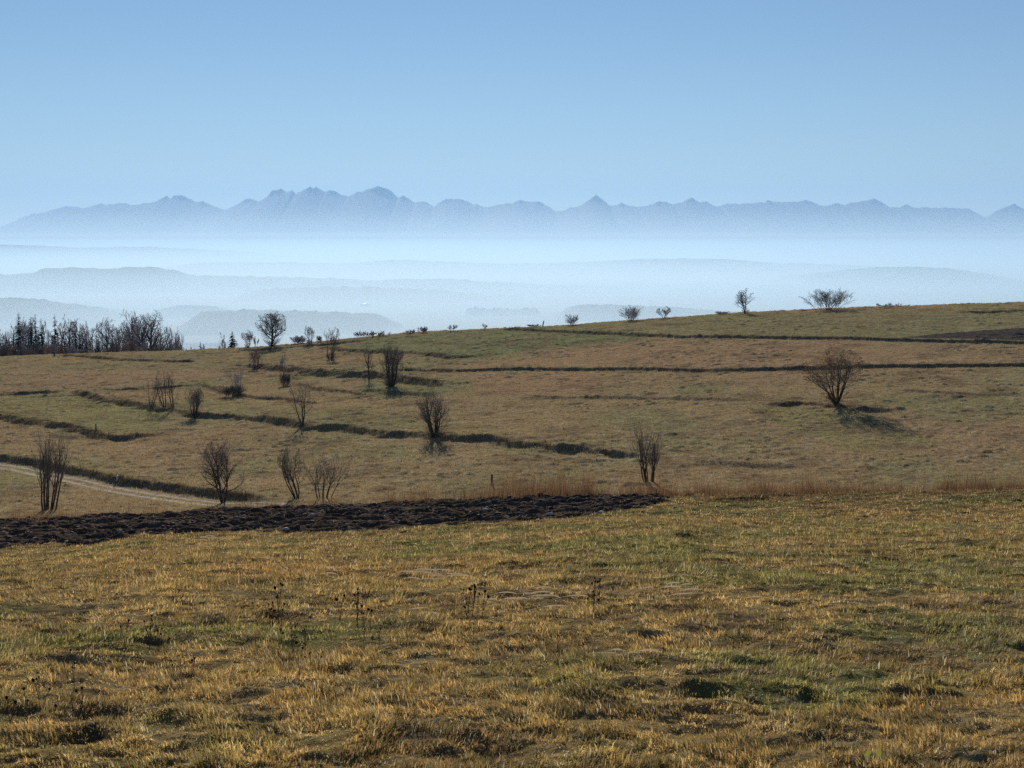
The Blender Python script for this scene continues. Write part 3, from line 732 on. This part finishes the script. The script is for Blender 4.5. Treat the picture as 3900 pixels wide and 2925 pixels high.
def woody(name, label, cat, X, Yb, Yt, Xl, Xr, style="shrub", stems=5, group=None, seed=1, bark=None, twig=None, maxl=3,
          dist=None, leaves=0, leafc=(.25, .12, .05), rscale=1.0, base_bush=0):
    rg = random.Random(seed)
    if dist is None: qx, qy = hill(X, Yb)
    else:
        u, _ = px_ray(X, Yb); qx, qy = float(u) * dist, dist
    zg = gz(qx, qy) if qy < 4200 else 0
    k = qy / FPX
    _, tt = px_ray(X, Yt)
    H = max(float(tt) * qy - zg, .5); W = (Xr - Xl) * k
    out = []
    if style == "round":
        t = H * .22
        branch(out, rg, (0, 0, -.15), (0, 0, 1), H * .95, H * .022 * rscale, 0, maxl, ([12, 7, 4] if W > 90 * k else [9, 5, 3]), [.20, .12, .15], .85, .09, .03)
        for _ in range(stems - 1):
            a = rg.random() * 6.28
            branch(out, rg, (.1 * math.cos(a), .1 * math.sin(a), -.1), vnorm((.35 * math.cos(a), .35 * math.sin(a), 1)), H * .85, H * .018 * rscale, 0, maxl, ([12, 7, 5] if W > 90 * k else [7, 5, 3]), [.25, .15, .15], .85, .09, .03)
    elif style == "vase":
        for i in range(stems):
            a = 6.283 * (i + rg.random() * .6) / stems; s = .08 + .55 * rg.random()
            branch(out, rg, (.12 * math.cos(a), .12 * math.sin(a), -.12), vnorm((s * math.cos(a), s * math.sin(a), 1)), H * (.7 + .3 * rg.random()), H * .0145 * rscale, 0, maxl, ([7, 5, 3] if W > 70 * k else [6, 4, 3]), [.30, .15, .2], .80, .13, .03)
    elif style == "stems":      # thin upright shoots from one stool
        for i in range(stems):
            a = 6.283 * (i + rg.random()) / stems; s = .05 + .28 * rg.random(); o = .15 + W * .13 * rg.random()
            branch(out, rg, (o * math.cos(a), o * math.sin(a) * .6, -.1), vnorm((s * math.cos(a), s * math.sin(a), 1)), H * (.6 + .4 * rg.random()), H * .011 * rscale, 0, min(maxl, 2), [9, 5, 2], [.3, .25, .3], .42, .07, .06)
    elif style == "bush":
        for i in range(stems):
            a = 6.283 * rg.random(); s = .2 + .7 * rg.random(); o = min(W * .5 - H * .35, 9) * rg.random() if W > H * 1.3 else .25
            branch(out, rg, (o * math.cos(a), o * math.sin(a) * .5, -.05), vnorm((s * math.cos(a), s * math.sin(a), 1)), H * (.7 + .4 * rg.random()), H * .010 * rscale, 0, min(maxl, 2), [7, 5, 2], [.15, .2, .3], .6, .06, .10)
    if base_bush:
        for i in range(base_bush):
            a = 6.283 * rg.random(); s = .2 + 1.0 * rg.random(); o = .1 + .3 * rg.random()
            branch(out, rg, (o * math.cos(a), o * math.sin(a), -.05), vnorm((s * math.cos(a), s * math.sin(a), 1)), H * (.10 + .22 * rg.random()), .018 * rscale, 1, 3, [0, 5, 2], [.1, .1, .3], .5, .05, .15)
    S = np.array([o[1] for o in out]); L = np.array([o[0] for o in out])
    xs = np.concatenate([S[:, 0], S[:, 3]]); zs = np.concatenate([S[:, 2], S[:, 5]])
    x0, x1 = np.percentile(xs, 1), np.percentile(xs, 99); zt = np.percentile(zs, 99.7)
    sx = W / max(x1 - x0, .01); sz = H / max(zt, .01)
    # widen towards the wanted spread, more with height, so that stems keep their foot
    cx = ((Xl + Xr) / 2 - X) * k
    for c in (0, 3):
        f = np.clip(S[:, c + 2] / zt * 2.2, 0, 1)
        sxx = 1 + (sx - 1) * f
        S[:, c] = S[:, c] * sxx + (cx - (x0 + x1) / 2 * sx) * f
        S[:, c + 1] *= 1 + (min(sx, 1.6) - 1) * f
        S[:, c + 2] *= sz
    if style in ("round", "vase"):      # a crown with a rounded outline
        zc, hz_, hw_ = (.58 if style == "round" else .66) * H, (.42 if style == "round" else .36) * H, W * .5
        for c in (0, 3):
            ex = (S[:, c] - cx) / hw_; ey = S[:, c + 1] / (hw_ * 1.1); ez = np.maximum(S[:, c + 2] - zc, 0) / hz_
            q0 = .66 if style == 'round' else .9
            q = np.sqrt(ex ** 2 + ey ** 2 + ez ** 2); g = np.where(q > q0, (q0 + (1.12 - q0) * np.tanh((q - q0) / .55)) / np.maximum(q, 1e-6), 1.0)
            S[:, c] = cx + (S[:, c] - cx) * g; S[:, c + 1] *= g
            S[:, c + 2] = np.where(S[:, c + 2] > zc, zc + (S[:, c + 2] - zc) * g, S[:, c + 2])
    root = empty(name, (qx, qy, zg))
    tag(root, label, cat, group)
    rmin = .0075 if qy < 180 else .011 + (qy - 180) * 1.0e-4 + max(0, qy - 330) * 1.5e-4
    S[:, 6:8] = np.maximum(S[:, 6:8], rmin * .8)
    m0 = L <= 0 if style in ("round",) else L == 0
    big = (L <= 1) if style == "round" else (L == 0)
    if style in ("vase", "stems") and stems <= 9 and qy < 200:
        nst = 5
        ids = np.where(L == 0)[0]
        for i in range(0, len(ids), nst):
            V, Fq = tubes(S[ids[i:i + nst]], 6)
            make_mesh("stem", V, Fq, None, bark or M_bark, root, smooth_sh=True)
        ncr = L > 0
    else:
        V, Fq = tubes(S[big], 6 if style == "round" else 5)
        make_mesh("trunk" if style == "round" else "stems", V, Fq, None, bark or M_bark, root, smooth_sh=True)
        ncr = ~big
    if ncr.any():
        V, Fq = tubes(S[ncr], 3)
        make_mesh("crown", V, Fq, None, twig or M_twig, root)
    if leaves:
        tips = S[L >= 2][:, 3:6]
        ii = np.random.default_rng(seed).integers(0, len(tips), leaves)
        g = np.random.default_rng(seed + 1)
        c = tips[ii] + g.normal(0, .06, (leaves, 3))
        s = .035 * g.uniform(.6, 1.4, (leaves, 1)) * (1 + max(0, (qy - 120)) / 200)
        a = g.normal(0, 1, (leaves, 3)); a /= np.linalg.norm(a, axis=1, keepdims=True)
        b = np.cross(a, g.normal(0, 1, (leaves, 3))); b /= np.linalg.norm(b, axis=1, keepdims=True)
        V = np.stack([c - a * s, c + b * s, c + a * s, c - b * s], 1).reshape(-1, 3)
        cc = np.repeat(np.array(leafc) * g.uniform(.6, 1.4, (leaves, 1)), 4, 0)
        make_mesh("leaves", V, np.arange(4 * leaves).reshape(-1, 4), None, M_leaf_brown, root, cols=cc)
    return root

def spruce(name, label, X, Yb, Yt, W, dist, seed=1, group=None, sparse=0.0):
    rg = np.random.default_rng(seed)
    u, _ = px_ray(X, Yb); qx, qy = float(u) * dist, dist
    zg = gz(qx, qy); _, tt = px_ray(X, Yt); H = float(tt) * qy - zg; W = 1.7 * W / FPX * qy
    root = empty(name, (qx, qy, zg)); tag(root, label, "spruce", group)
    V, Fq = tubes([(0, 0, -.3, 0, 0, H * .5, H * .014, H * .009), (0, 0, H * .5, 0, 0, H * .99, H * .009, .02)], 7)
    make_mesh("trunk", V, Fq, None, M_bark, root, smooth_sh=True)
    Vs = []; n = 0; Ts = []
    nl = int(26 + H)
    for k in range(nl):
        f = (k + .5) / nl; z0 = H * (.08 + .92 * f)
        for b in range(int(9 - 4 * f)):
            if rg.random() < sparse: continue
            a = rg.random() * 6.283
            R_ = W * .5 * (1 - f) ** .6 * rg.uniform(.55, 1.12) + W * .03
            ca, sa = math.cos(a), math.sin(a)
            m = 7
            for j in range(m):          # a drooping spray of needle-covered twigs
                g = (j + .3) / m; c = np.array([ca * R_ * g, sa * R_ * g, z0 - R_ * .35 * g + R_ * .12 * g * g])
                w = R_ * .30 * (1 - .6 * g) * rg.uniform(.6, 1.2)
                side = np.array([-sa, ca, 0]) * w
                o = np.array([ca, sa, 0]) * w * .6
                dr = np.array([0, 0, -w * rg.uniform(.3, 1.0)])
                Vs += [c, c + side + o + dr * .6, c + o * 1.6 + dr, c - side + o + dr * .6]
                Ts += [[n, n + 1, n + 2], [n, n + 2, n + 3]]; n += 4
    make_mesh("crown", np.array(Vs), None, np.array(Ts), M_needle, root)
    return root

W = woody
# near row of shrubs at the foot of the slope
W("bare_shrub", "tall thin-stemmed bare shrub beside the farm track at the far left", "shrub", 185, 1945, 1640, 110, 270, "stems", 9, seed=11, bark=M_bark, rscale=1.1)
W("bare_shrub", "spreading bare shrub with open crown standing over the end of the farm track", "shrub", 848, 1902, 1660, 750, 930, "round", 3, seed=12, rscale=.85)
W("bare_shrub", "fan-shaped bare shrub behind the ploughed strip, left one of the close pair", "shrub", 1130, 1896, 1690, 1055, 1165, "vase", 6, seed=13)
W("bare_shrub", "many-stemmed bare shrub behind the ploughed strip, right one of the close pair", "shrub", 1235, 1898, 1715, 1165, 1340, "stems", 9, seed=14)
W("bare_shrub", "upright bundle of straight bare stems rising from reddish grass by the strip's right end", "shrub", 2472, 1842, 1605, 2405, 2520, "stems", 9, seed=15, bark=M_bark, rscale=1.25)
# on the banks
W("bare_tree", "broad rounded tree with a few brown leaves casting a wide shadow on the right slope", "tree", 3185, 1546, 1322, 3055, 3285, "vase", 7, seed=21, maxl=3, leaves=4600, leafc=(.15, .105, .07), rscale=1.2, base_bush=10)
W("bare_tree", "vase-shaped bare tree with thick foot standing on the long bank in the middle", "tree", 1655, 1668, 1458, 1575, 1718, "vase", 8, seed=22, rscale=1.3, base_bush=26)
W("bare_tree", "slender forked bare tree on the long bank left of the middle one", "tree", 1152, 1622, 1450, 1092, 1198, "vase", 3, seed=23, rscale=1.15, base_bush=8)
W("bare_tree", "dense dark bushy bare tree with thick growth at its foot below the green field", "tree", 1490, 1470, 1298, 1445, 1540, "vase", 9, seed=24, rscale=1.3, base_bush=60)
W("bare_tree", "thin single-trunk bare tree just left of the dense bushy one", "tree", 1406, 1450, 1308, 1380, 1428, "round", 1, seed=25, base_bush=4)
W("bare_tree", "small bare tree breaking the skyline above its long shadow at the hill's left shoulder", "tree", 1258, 1372, 1240, 1232, 1300, "vase", 4, seed=26, base_bush=26)
W("bare_shrub", "small bushy shrub at the left end of the bank under the big skyline tree", "shrub", 975, 1400, 1318, 948, 1000, "vase", 7, seed=27, twig=M_twig_red, base_bush=20)
W("bare_shrub", "dense round shrub on the bank right of the group of three slim trees", "shrub", 742, 1585, 1462, 706, 778, "vase", 9, seed=28, base_bush=50)
W("bare_tree", "slim bare tree on the left bank, leftmost of the group of three", "tree", 577, 1556, 1430, 545, 612, "vase", 3, seed=29, base_bush=10, group="group of three slim trees on the left bank")
W("bare_tree", "slim bare tree on the left bank, tallest and middle one of the group of three", "tree", 627, 1560, 1405, 592, 650, "vase", 3, seed=30, base_bush=8, group="group of three slim trees on the left bank")
W("bare_tree", "slim bare tree on the left bank, rightmost of the group of three", "tree", 657, 1562, 1408, 632, 684, "vase", 3, seed=31, base_bush=8, group="group of three slim trees on the left bank")
W("bare_shrub", "little low dark shrub between the slim trees and the hill's left shoulder", "shrub", 1086, 1466, 1418, 1066, 1106, "bush", 26, seed=32)
W("bare_shrub", "low wide brushy thicket on the upper left bank below the skyline trees", "shrub", 885, 1508, 1462, 845, 935, "bush", 40, seed=33)
W("bare_shrub", "thin pale wispy sapling on the short dark bank below the left skyline", "shrub", 1078, 1410, 1345, 1066, 1092, "stems", 4, seed=34, twig=M_twig_pale_haze)
W("bare_shrub", "thin twiggy sapling rising behind the low wide thicket", "shrub", 905, 1500, 1395, 865, 925, "stems", 5, seed=35, twig=M_twig_pale_haze, rscale=.7)
# skyline of the hill
W("bare_tree", "small lollipop-shaped bare tree alone on the right skyline", "tree", 2838, 1190, 1090, 2797, 2876, "round", 3, seed=41, rscale=1.1, base_bush=8)
W("bare_shrub", "wide low spreading bare bush on the right skyline", "shrub", 3155, 1180, 1100, 3068, 3246, "bush", 26, seed=42, rscale=1.1)
W("bare_tree", "small rounded bare tree on the skyline, left of the leaning small one", "tree", 2402, 1220, 1163, 2362, 2440, "bush", 18, seed=43, twig=M_twig_pale_haze)
W("bare_tree", "small leaning bare tree on the skyline left of the lollipop-shaped tree", "tree", 2530, 1212, 1165, 2496, 2556, "vase", 6, seed=44, twig=M_twig_pale_haze)
W("bare_shrub", "tiny flat-topped bare shrub on the skyline right of the leaning post", "shrub", 2180, 1234, 1197, 2154, 2202, "bush", 12, seed=45, twig=M_twig_pale_haze)
W("bare_shrub", "low brushwood on the skyline right of the wide bush", "shrub", 3400, 1170, 1154, 3330, 3465, "bush", 14, seed=46, twig=M_twig_pale_haze)
W("bare_shrub", "low sparse brush on the skyline just left of the lollipop-shaped tree", "shrub", 2752, 1200, 1184, 2725, 2780, "bush", 14, seed=47, twig=M_twig_pale_haze)
W("bare_shrub", "heap of pinkish brush where the green field meets the skyline", "shrub", 1420, 1284, 1260, 1350, 1485, "bush", 34, seed=48, twig=M_twig_red, bark=M_twig_red)
W("bare_shrub", "low dark brush with one thin shoot on the skyline over the green field", "shrub", 1612, 1268, 1243, 1590, 1628, "bush", 14, seed=49)
W("bare_shrub", "small low brush on the skyline over the green field's left end", "shrub", 1560, 1270, 1254, 1545, 1580, "bush", 12, seed=50)
W("bare_shrub", "faint thin twigs on the skyline over the middle of the green field", "shrub", 1722, 1262, 1236, 1705, 1742, "stems", 5, seed=51, twig=M_twig_pale_haze, bark=M_twig_pale_haze)
W("bare_shrub", "single faint shoot on the skyline left of the leaning post", "shrub", 1846, 1254, 1232, 1836, 1856, "stems", 3, seed=52, twig=M_twig_pale_haze, bark=M_twig_pale_haze)
W("bare_shrub", "brush heap at the foot of the leaning post on the skyline", "shrub", 2035, 1246, 1234, 2008, 2062, "bush", 12, seed=53)
# trees beyond the left skyline
gL = "bare trees beyond the left skyline"
W("bare_tree", "big round-crowned bare tree with two trunks on the left skyline", "tree", 1035, 1328, 1180, 975, 1095, "round", 3, dist=282, seed=61, twig=M_twig, rscale=1.2, base_bush=24)
W("bare_tree", "small fan-shaped bare tree left of the big round-crowned one", "tree", 944, 1330, 1256, 918, 968, "vase", 6, dist=287, seed=62, twig=M_twig_pale_haze, base_bush=8)
W("bare_tree", "slim sapling between the fan-shaped tree and the big round crown", "tree", 975, 1328, 1280, 966, 986, "stems", 4, dist=287, seed=63, twig=M_twig_pale_haze)
W("bare_tree", "bare bush with thin tall shoot on the skyline right of the big round crown", "tree", 1182, 1315, 1235, 1160, 1200, "vase", 4, dist=276, seed=64, twig=M_twig_pale_haze, base_bush=20)
W("bare_shrub", "purplish low bush on the skyline between big crown and thin shoot", "shrub", 1143, 1318, 1278, 1108, 1170, "bush", 30, dist=282, seed=65, twig=M_twig_pale_haze, bark=M_twig_pale_haze)
W("bare_shrub", "tiny bush on the skyline left of the hill shoulder's dark step", "shrub", 1216, 1308, 1278, 1206, 1226, "bush", 10, dist=278, seed=66)
W("birch_tree", "slender pinkish birch left of the lone small spruce", "tree", 845, 1345, 1258, 830, 862, "round", 1, dist=345, seed=67, bark=M_bark_pale, twig=M_twig_red)
BG = [ # X, top, half width, kind, dist
    (258, 1188, 34, 'r', 400, "tall feathery bare tree right of the ragged spruce"), (312, 1205, 42, 'r', 410, "feathery bare tree with wide crown left of the gap in the woods"),
    (420, 1200, 46, 'r', 395, "broad bare tree right of the gap in the woods"), (492, 1164, 34, 'r', 405, "tall narrow bare tree left of the tallest dome"),
    (560, 1164, 66, 'r', 390, "tallest dome-shaped bare tree of the left woods"), (455, 1215, 30, 'r', 420, "slender bare tree in front of the tall narrow one"),
    (660, 1248, 20, 's', 380, "thin upright bare tree at the right end of the dense woods"), (682, 1258, 14, 's', 385, "thinnest bare sapling at the right end of the dense woods"),
    (105, 1195, 40, 'r', 430, "hazy bare tree between the two tall spruces of the left woods"), (45, 1225, 34, 'r', 440, "pale hazy bare tree left of the tallest spruce"),
    (15, 1240, 34, 'r', 450, "pale hazy bare tree at the photo's left edge"), (175, 1215, 30, 'r', 440, "bare tree behind the dark spruces left of the ragged one"),
    (232, 1222, 34, 'r', 425, "hazy bare tree filling the space behind the ragged spruce"), (345, 1236, 30, 'r', 430, "small hazy bare tree at the left side of the woods' gap"),
    (525, 1190, 36, 'r', 425, "hazy bare tree between the narrow tree and the tallest dome"), (612, 1222, 30, 'r', 420, "hazy bare tree at the right shoulder of the tallest dome"),
    (372, 1262, 24, 'r', 450, "small pale bare tree in the gap of the left woods")]
for i, (X, Yt, hw, kd, ds, lab) in enumerate(BG):
    W("bare_tree", lab, "tree", X, 1352, Yt, X - hw * 1.3, X + hw * 1.3, "round" if kd == 'r' else "stems", 2 if kd == 'r' else 5, dist=ds, seed=70 + i, twig=M_twig_pale_haze if i % 3 else M_twig_red, rscale=1.0 + (hw > 60) * .4, group=gL)
SP = [(75, 1188, 52, 375, .0, "tallest dark spruce at the left of the woods"), (120, 1206, 46, 380, .1, "dark spruce, middle one of the tight clump"), (138, 1193, 42, 385, .15, "dark spruce with narrow tip in the tight clump"),
      (160, 1210, 44, 380, .15, "dark spruce on the right of the tight clump"), (212, 1193, 52, 385, .45, "ragged spruce with gaps and a bent tip"), (290, 1258, 46, 375, .1, "short dark spruce left of the woods' gap"),
      (330, 1282, 36, 375, .1, "small brownish spruce by the woods' gap"), (12, 1284, 26, 360, .1, "small spruce at the photo's left edge"), (27, 1282, 26, 362, .1, "second small spruce from the photo's left edge"),
      (764, 1300, 26, 350, .0, "tiny dark spruce among the low bushes on the skyline"), (886, 1260, 48, 335, .0, "lone small blue spruce with perfect cone on the skyline"), (377, 1282, 30, 365, .1, "small dark spruce right of the woods' gap"),
      (408, 1270, 26, 370, .1, "small narrow spruce under the broad bare tree")]
for i, (X, Yt, w, ds, spx, lab) in enumerate(SP):
    spruce("spruce_tree", lab, X, 1350, Yt, w, ds, seed=100 + i, sparse=spx)
# young trees that fill the edge of the woods
MARKS = [(12, "the small spruces at the photo's left edge"), (75, "the tallest spruce"), (138, "the tight clump of spruces"), (212, "the ragged spruce"), (258, "the feathery tree right of the ragged spruce"),
         (305, "the short dark spruce"), (372, "the gap in the woods"), (425, "the broad bare tree right of the gap"), (492, "the tall narrow bare tree"), (560, "the tallest dome-shaped bare tree"), (625, "that dome's right shoulder"), (680, "the thin saplings ending the woods")]
def beside(X): return min(MARKS, key=lambda m: abs(m[0] - X))[1]
R = random.Random(77)
gu = "undergrowth at the edge of the left woods"
Xu = -40
i = 0
while Xu < 960:
    Yt = float(np.interp(Xu, [-40, 60, 240, 330, 480, 640, 700, 800, 960], [1318, 1306, 1306, 1322, 1306, 1302, 1316, 1322, 1316])) + R.uniform(-14, 14)
    hw = R.uniform(12, 24) * (1 if Xu < 690 else .6)
    pick = R.random()
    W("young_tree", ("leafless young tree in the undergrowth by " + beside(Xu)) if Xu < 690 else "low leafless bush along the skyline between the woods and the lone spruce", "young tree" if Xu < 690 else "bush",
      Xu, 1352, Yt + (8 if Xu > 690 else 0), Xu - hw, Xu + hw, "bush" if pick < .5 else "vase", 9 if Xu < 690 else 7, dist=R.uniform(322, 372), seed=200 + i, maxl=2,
      twig=(M_twig_red if pick > .7 else M_twig if pick > .3 else M_twig_pale_haze) if Xu < 690 else M_twig_pale_haze, bark=M_twig if Xu < 690 else M_twig_pale_haze, rscale=1.0 if Xu < 690 else 1.0,
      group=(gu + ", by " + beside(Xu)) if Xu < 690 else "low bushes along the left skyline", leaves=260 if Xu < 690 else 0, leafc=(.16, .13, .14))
    Xu += R.uniform(11, 19) * (1 if Xu < 690 else 1.6); i += 1
for i in range(9):       # dense young spruces behind the ragged one
    X = 142 + i * 11.5
    spruce("young_spruce", "young spruce of the dense bluish stand behind the ragged spruce", X, 1352, 1296 + R.uniform(-7, 5), 30, 400 + R.uniform(-8, 8), seed=300 + i, group="dense stand of young spruces")

# ------------------------------------------------------------------ posts
def post(name, label, X, Yb, Yt, wpx, lean=0.0, mat=M_wood):
    qx, qy = hill(X, Yb); zg = gz(qx, qy); k = qy / FPX
    H = (Yb - Yt) * k; r = wpx * k * .5
    segs = [(0, 0, -.15, lean * H * .5, 0, H * .5, r * 1.05, r), (lean * H * .5, 0, H * .5, lean * H, 0, H, r, r * .9), (lean * H, 0, H, lean * H, 0, H + .02, r * .9, r * .3)]
    V, Fq = tubes(segs, 8)
    o = make_mesh(name, V, Fq, None, mat, smooth_sh=False); o.location = (qx, qy, zg)
    return tag(o, label, "post")
post("wooden_post", "short dark wooden post standing alone beyond the ploughed strip", 1874, 1852, 1812, 9)
post("wooden_post", "thin grey wooden post on the lower left bank", 366, 1652, 1617, 5)
post("wooden_post", "leaning dark post on the skyline beside a heap of brush", 2066, 1244, 1221, 4, lean=.25)
mp = post("marker_post", "small white marker post at the edge of the farm track", 447, 1832, 1812, 8, mat=M_white)
post("wooden_post", "tiny dark stub post at the left skyline under the woods", 207, 1358, 1341, 7)

# ------------------------------------------------------------------ dry plants in the near field
def seed_proto(seed):
    rg = random.Random(seed)
    root = empty("dry_seedhead_plant", (0, 0, -500))
    nst = rg.randint(1, 4)
    st = []; heads = []
    for s in range(nst):
        a = rg.random() * 6.28; lean = rg.uniform(.05, .35); h = rg.uniform(.16, .32)
        p = (0, 0, -.02); pts = [p]
        for k in range(1, 5):
            f = k / 4
            pts.append((math.cos(a) * lean * h * f ** 1.5 + rg.gauss(0, .003), math.sin(a) * lean * h * f ** 1.5 + rg.gauss(0, .003), h * f))
        for k in range(4): st.append((*pts[k], *pts[k + 1], .0028, .0024))
        heads.append(pts[-1])
        if rg.random() < .5:
            b = pts[2]; q = (b[0] + rg.uniform(-.05, .05), b[1] + rg.uniform(-.04, .04), b[2] + h * .4)
            st.append((*b, *q, .0022, .002)); heads.append(q)
    V, Fq = tubes(st, 4)
    make_mesh("stem", V, Fq, None, M_stalk, root)
    for h in heads:
        r = rg.uniform(.009, .014)
        V = iv * np.array([1, 1, 1.25]) * r * (1 + .3 * (rng.random((12, 1)) - .5)) + np.array(h)
        make_mesh("seed_head", V, None, it, M_seed, root)
    return root
protos = [seed_proto(s) for s in (1, 2, 3, 4, 5, 6)]
used = set()
clusters = [(1045, 2390, 9, 45, "dry brown seedhead plant in the tight cluster left of the pale fallen straw"), (1400, 2395, 9, 120, "dry brown seedhead plant in the loose row below the pale fallen straw"),
            (1790, 2340, 6, 60, "dark seedhead plant among the pale arching straw"), (240, 2620, 6, 110, "dark seedhead plant in the left near grass"), (590, 2490, 6, 80, "dark seedhead plant in the grass right of the left upright stalk"),
            (180, 2790, 4, 110, "dark seedhead plant near the lower left corner"), (1080, 2480, 5, 100, "dark seedhead plant below the tight cluster"), (700, 2560, 5, 160, "dark seedhead plant in the left middle of the near grass"),
            (2260, 2330, 3, 40, "lone brown seedhead plant in the middle grass"), (1170, 2560, 3, 30, "dry seedhead plant standing alone near a dark tussock")]
R = random.Random(9)
for X, Yp, n, sp, lab in clusters:
    for k in range(n):
        qx, qy = hit(X + R.gauss(0, sp * .6), Yp + R.gauss(0, sp * .35), 5, 34, zfg)
        pi = R.randrange(6); p = protos[pi]
        if pi in used:
            o = p.copy(); COL.objects.link(o)
            for ch in p.children:
                c = ch.copy(); COL.objects.link(c); c.parent = o
        else:
            o = p; used.add(pi)
        o.location = (qx, qy, gz(qx, qy)); s = R.uniform(.6, 1.05) * (.72 if qy < 11 else 1)
        o.scale = (s, s, s); o.rotation_euler = (0, 0, R.random() * 6.28)
        tag(o, lab, "dry plant", "seedhead plants: " + lab[lab.index("plant") + 6:])
for pi, p in enumerate(protos):
    if pi not in used:
        for ch in list(p.children): bpy.data.objects.remove(ch)
        bpy.data.objects.remove(p)

def straw(label, X, Yp, n, L, ang, spread, seed):
    g = np.random.default_rng(seed); qx, qy = hit(X, Yp, 4, 40, zfg)
    Vs, Fs, Cs = [], [], []; b = 0
    for k in range(n):
        ox, oy = g.normal(0, spread), g.normal(0, spread * .8)
        a = math.radians(ang + g.normal(0, 14)); l = L * g.uniform(.6, 1.2); m = 7; w = .0022 + .00012 * qy; bend_k = g.uniform(.3, 1.6)
        zb = gz(qx + ox, qy + oy) - gz(qx, qy)
        for j in range(m + 1):
            f = j / m; xx = ox + math.cos(a) * l * f; yy = oy + math.sin(a) * l * f * .5
            zz = zb + l * (.30 * f * (1 - f) + .10 * f) * bend_k + .02
            ww = w * (1.5 if .45 < f < .95 else .6)
            Vs += [(xx, yy, zz - ww), (xx, yy + ww, zz + ww)]
            c = (.62, .52, .38) if f > .4 else (.42, .35, .22)
            Cs += [c, c]
            if j < m: Fs.append((b, b + 2, b + 3, b + 1)); b += 2
        b += 2
    o = make_mesh("straw_tuft", np.array(Vs), np.array(Fs), None, M_straw, cols=np.array(Cs)); o.location = (qx, qy, gz(qx, qy))
    tag(o, label, "straw", "pale arching straw in the near field")
straw("pale straw leaning right, farther of the two big tufts", 1500, 2200, 12, .45, -14, .50, 1)
straw("pale arching straw leaning left over the seedheads, nearer of the two big tufts", 1790, 2310, 16, .34, 14, .50, 2)
straw("thin pale straw wisps right of the middle", 2520, 2270, 7, .36, 30, .3, 3)
straw("small bright straw fan at the near edge of the ploughed strip", 830, 2062, 9, .5, 135, .18, 4)
straw("few pale straw blades in the lower middle right", 2350, 2500, 5, .2, 15, .12, 5)

# two yellow-green leaves at the lower edge
def leaf(label, X, Yp, tilt, rot):
    qx, qy = hit(X, Yp, 4, 30, zfg); V = []; L_, Wd = .042, .024
    for j in range(9):
        f = j / 8; w = Wd * math.sin(math.pi * min(f * .92 + .06, 1)) ** .8 * .5
        for s in (-1, 0, 1): V.append((s * w, math.sin(f * 1.2) * .008, f * L_ + abs(s) * .002))
    Fq = [[3 * j + s, 3 * j + s + 1, 3 * j + s + 4, 3 * j + s + 3] for j in range(8) for s in (0, 1)]
    o = make_mesh("green_leaf", np.array(V), np.array(Fq), None, M_leaf_brown, cols=np.tile((.30, .34, .10), (27, 1)), smooth_sh=True)
    o.location = (qx, qy, gz(qx, qy) + .04); o.rotation_euler = (tilt, rot, 0)
    tag(o, label, "leaf")
leaf("yellow-green leaf at the bottom edge, left one, lying flatter", 3290, 2915, -.3, 1.2)
leaf("yellow-green leaf at the bottom edge, right one, standing upright", 3345, 2920, -.1, .1)

# ------------------------------------------------------------------ haze
def volume_box(name, x0, x1, y0, y1, z0, z1, density, color, aniso, label):
    V = np.array([[x0, y0, z0], [x1, y0, z0], [x1, y1, z0], [x0, y1, z0], [x0, y0, z1], [x1, y0, z1], [x1, y1, z1], [x0, y1, z1]], float)
    m, nt, out = new_mat(name)
    pv = N(nt, "ShaderNodeVolumePrincipled")
    pv.inputs["Color"].default_value = (*color, 1); pv.inputs["Density"].default_value = density; pv.inputs["Anisotropy"].default_value = aniso
    nt.links.new(pv.outputs[0], out.inputs["Volume"])
    o = make_mesh(name, V, [[0, 3, 2, 1], [4, 5, 6, 7], [0, 1, 5, 4], [1, 2, 6, 5], [2, 3, 7, 6], [3, 0, 4, 7]], None, m)
    return tag(o, label, "haze", kind="stuff")
volume_box("haze", -42000, 42000, -160, 62000, -330, 1900, 1.95e-5, (.31, .58, .97), .33, "thin blue haze over the whole landscape")
for i_, (z0_, z1_, den) in enumerate(((-326, 60, 6.5e-5), (60.5, 220, 3.9e-5), (220.5, 420, 2.0e-5), (420.5, 650, 8.5e-6), (650.5, 900, 2.5e-6))):
    volume_box("far_mist", -40400 - 90 * i_, 40400 + 90 * i_, 13000 + 130 * i_, 59500 + 60 * i_, z0_, z1_, den, (.60, .81, .99), .36,
               "pale mist thinning upwards in front of the mountains, layer %d from the ground" % (i_ + 1))
for i_, (z0_, z1_, den) in enumerate(((-322, -262, 8.5e-4), (-261.5, -232, 5.0e-4), (-231.5, -205, 4.4e-4), (-204.5, -165, 3.0e-4), (-164.5, -115, 1.8e-4), (-114.5, -60, 8.0e-5))):
    volume_box("valley_mist", -39500 - 80 * i_, 39500 + 80 * i_, 2500 - 60 * i_, 58500 + 60 * i_, z0_, z1_, den, ((.62, .82, 1.0), (.56, .79, 1.0))[i_ > 2], .40,
               "white mist lying in the valley, layer %d from its floor" % (i_ + 1))
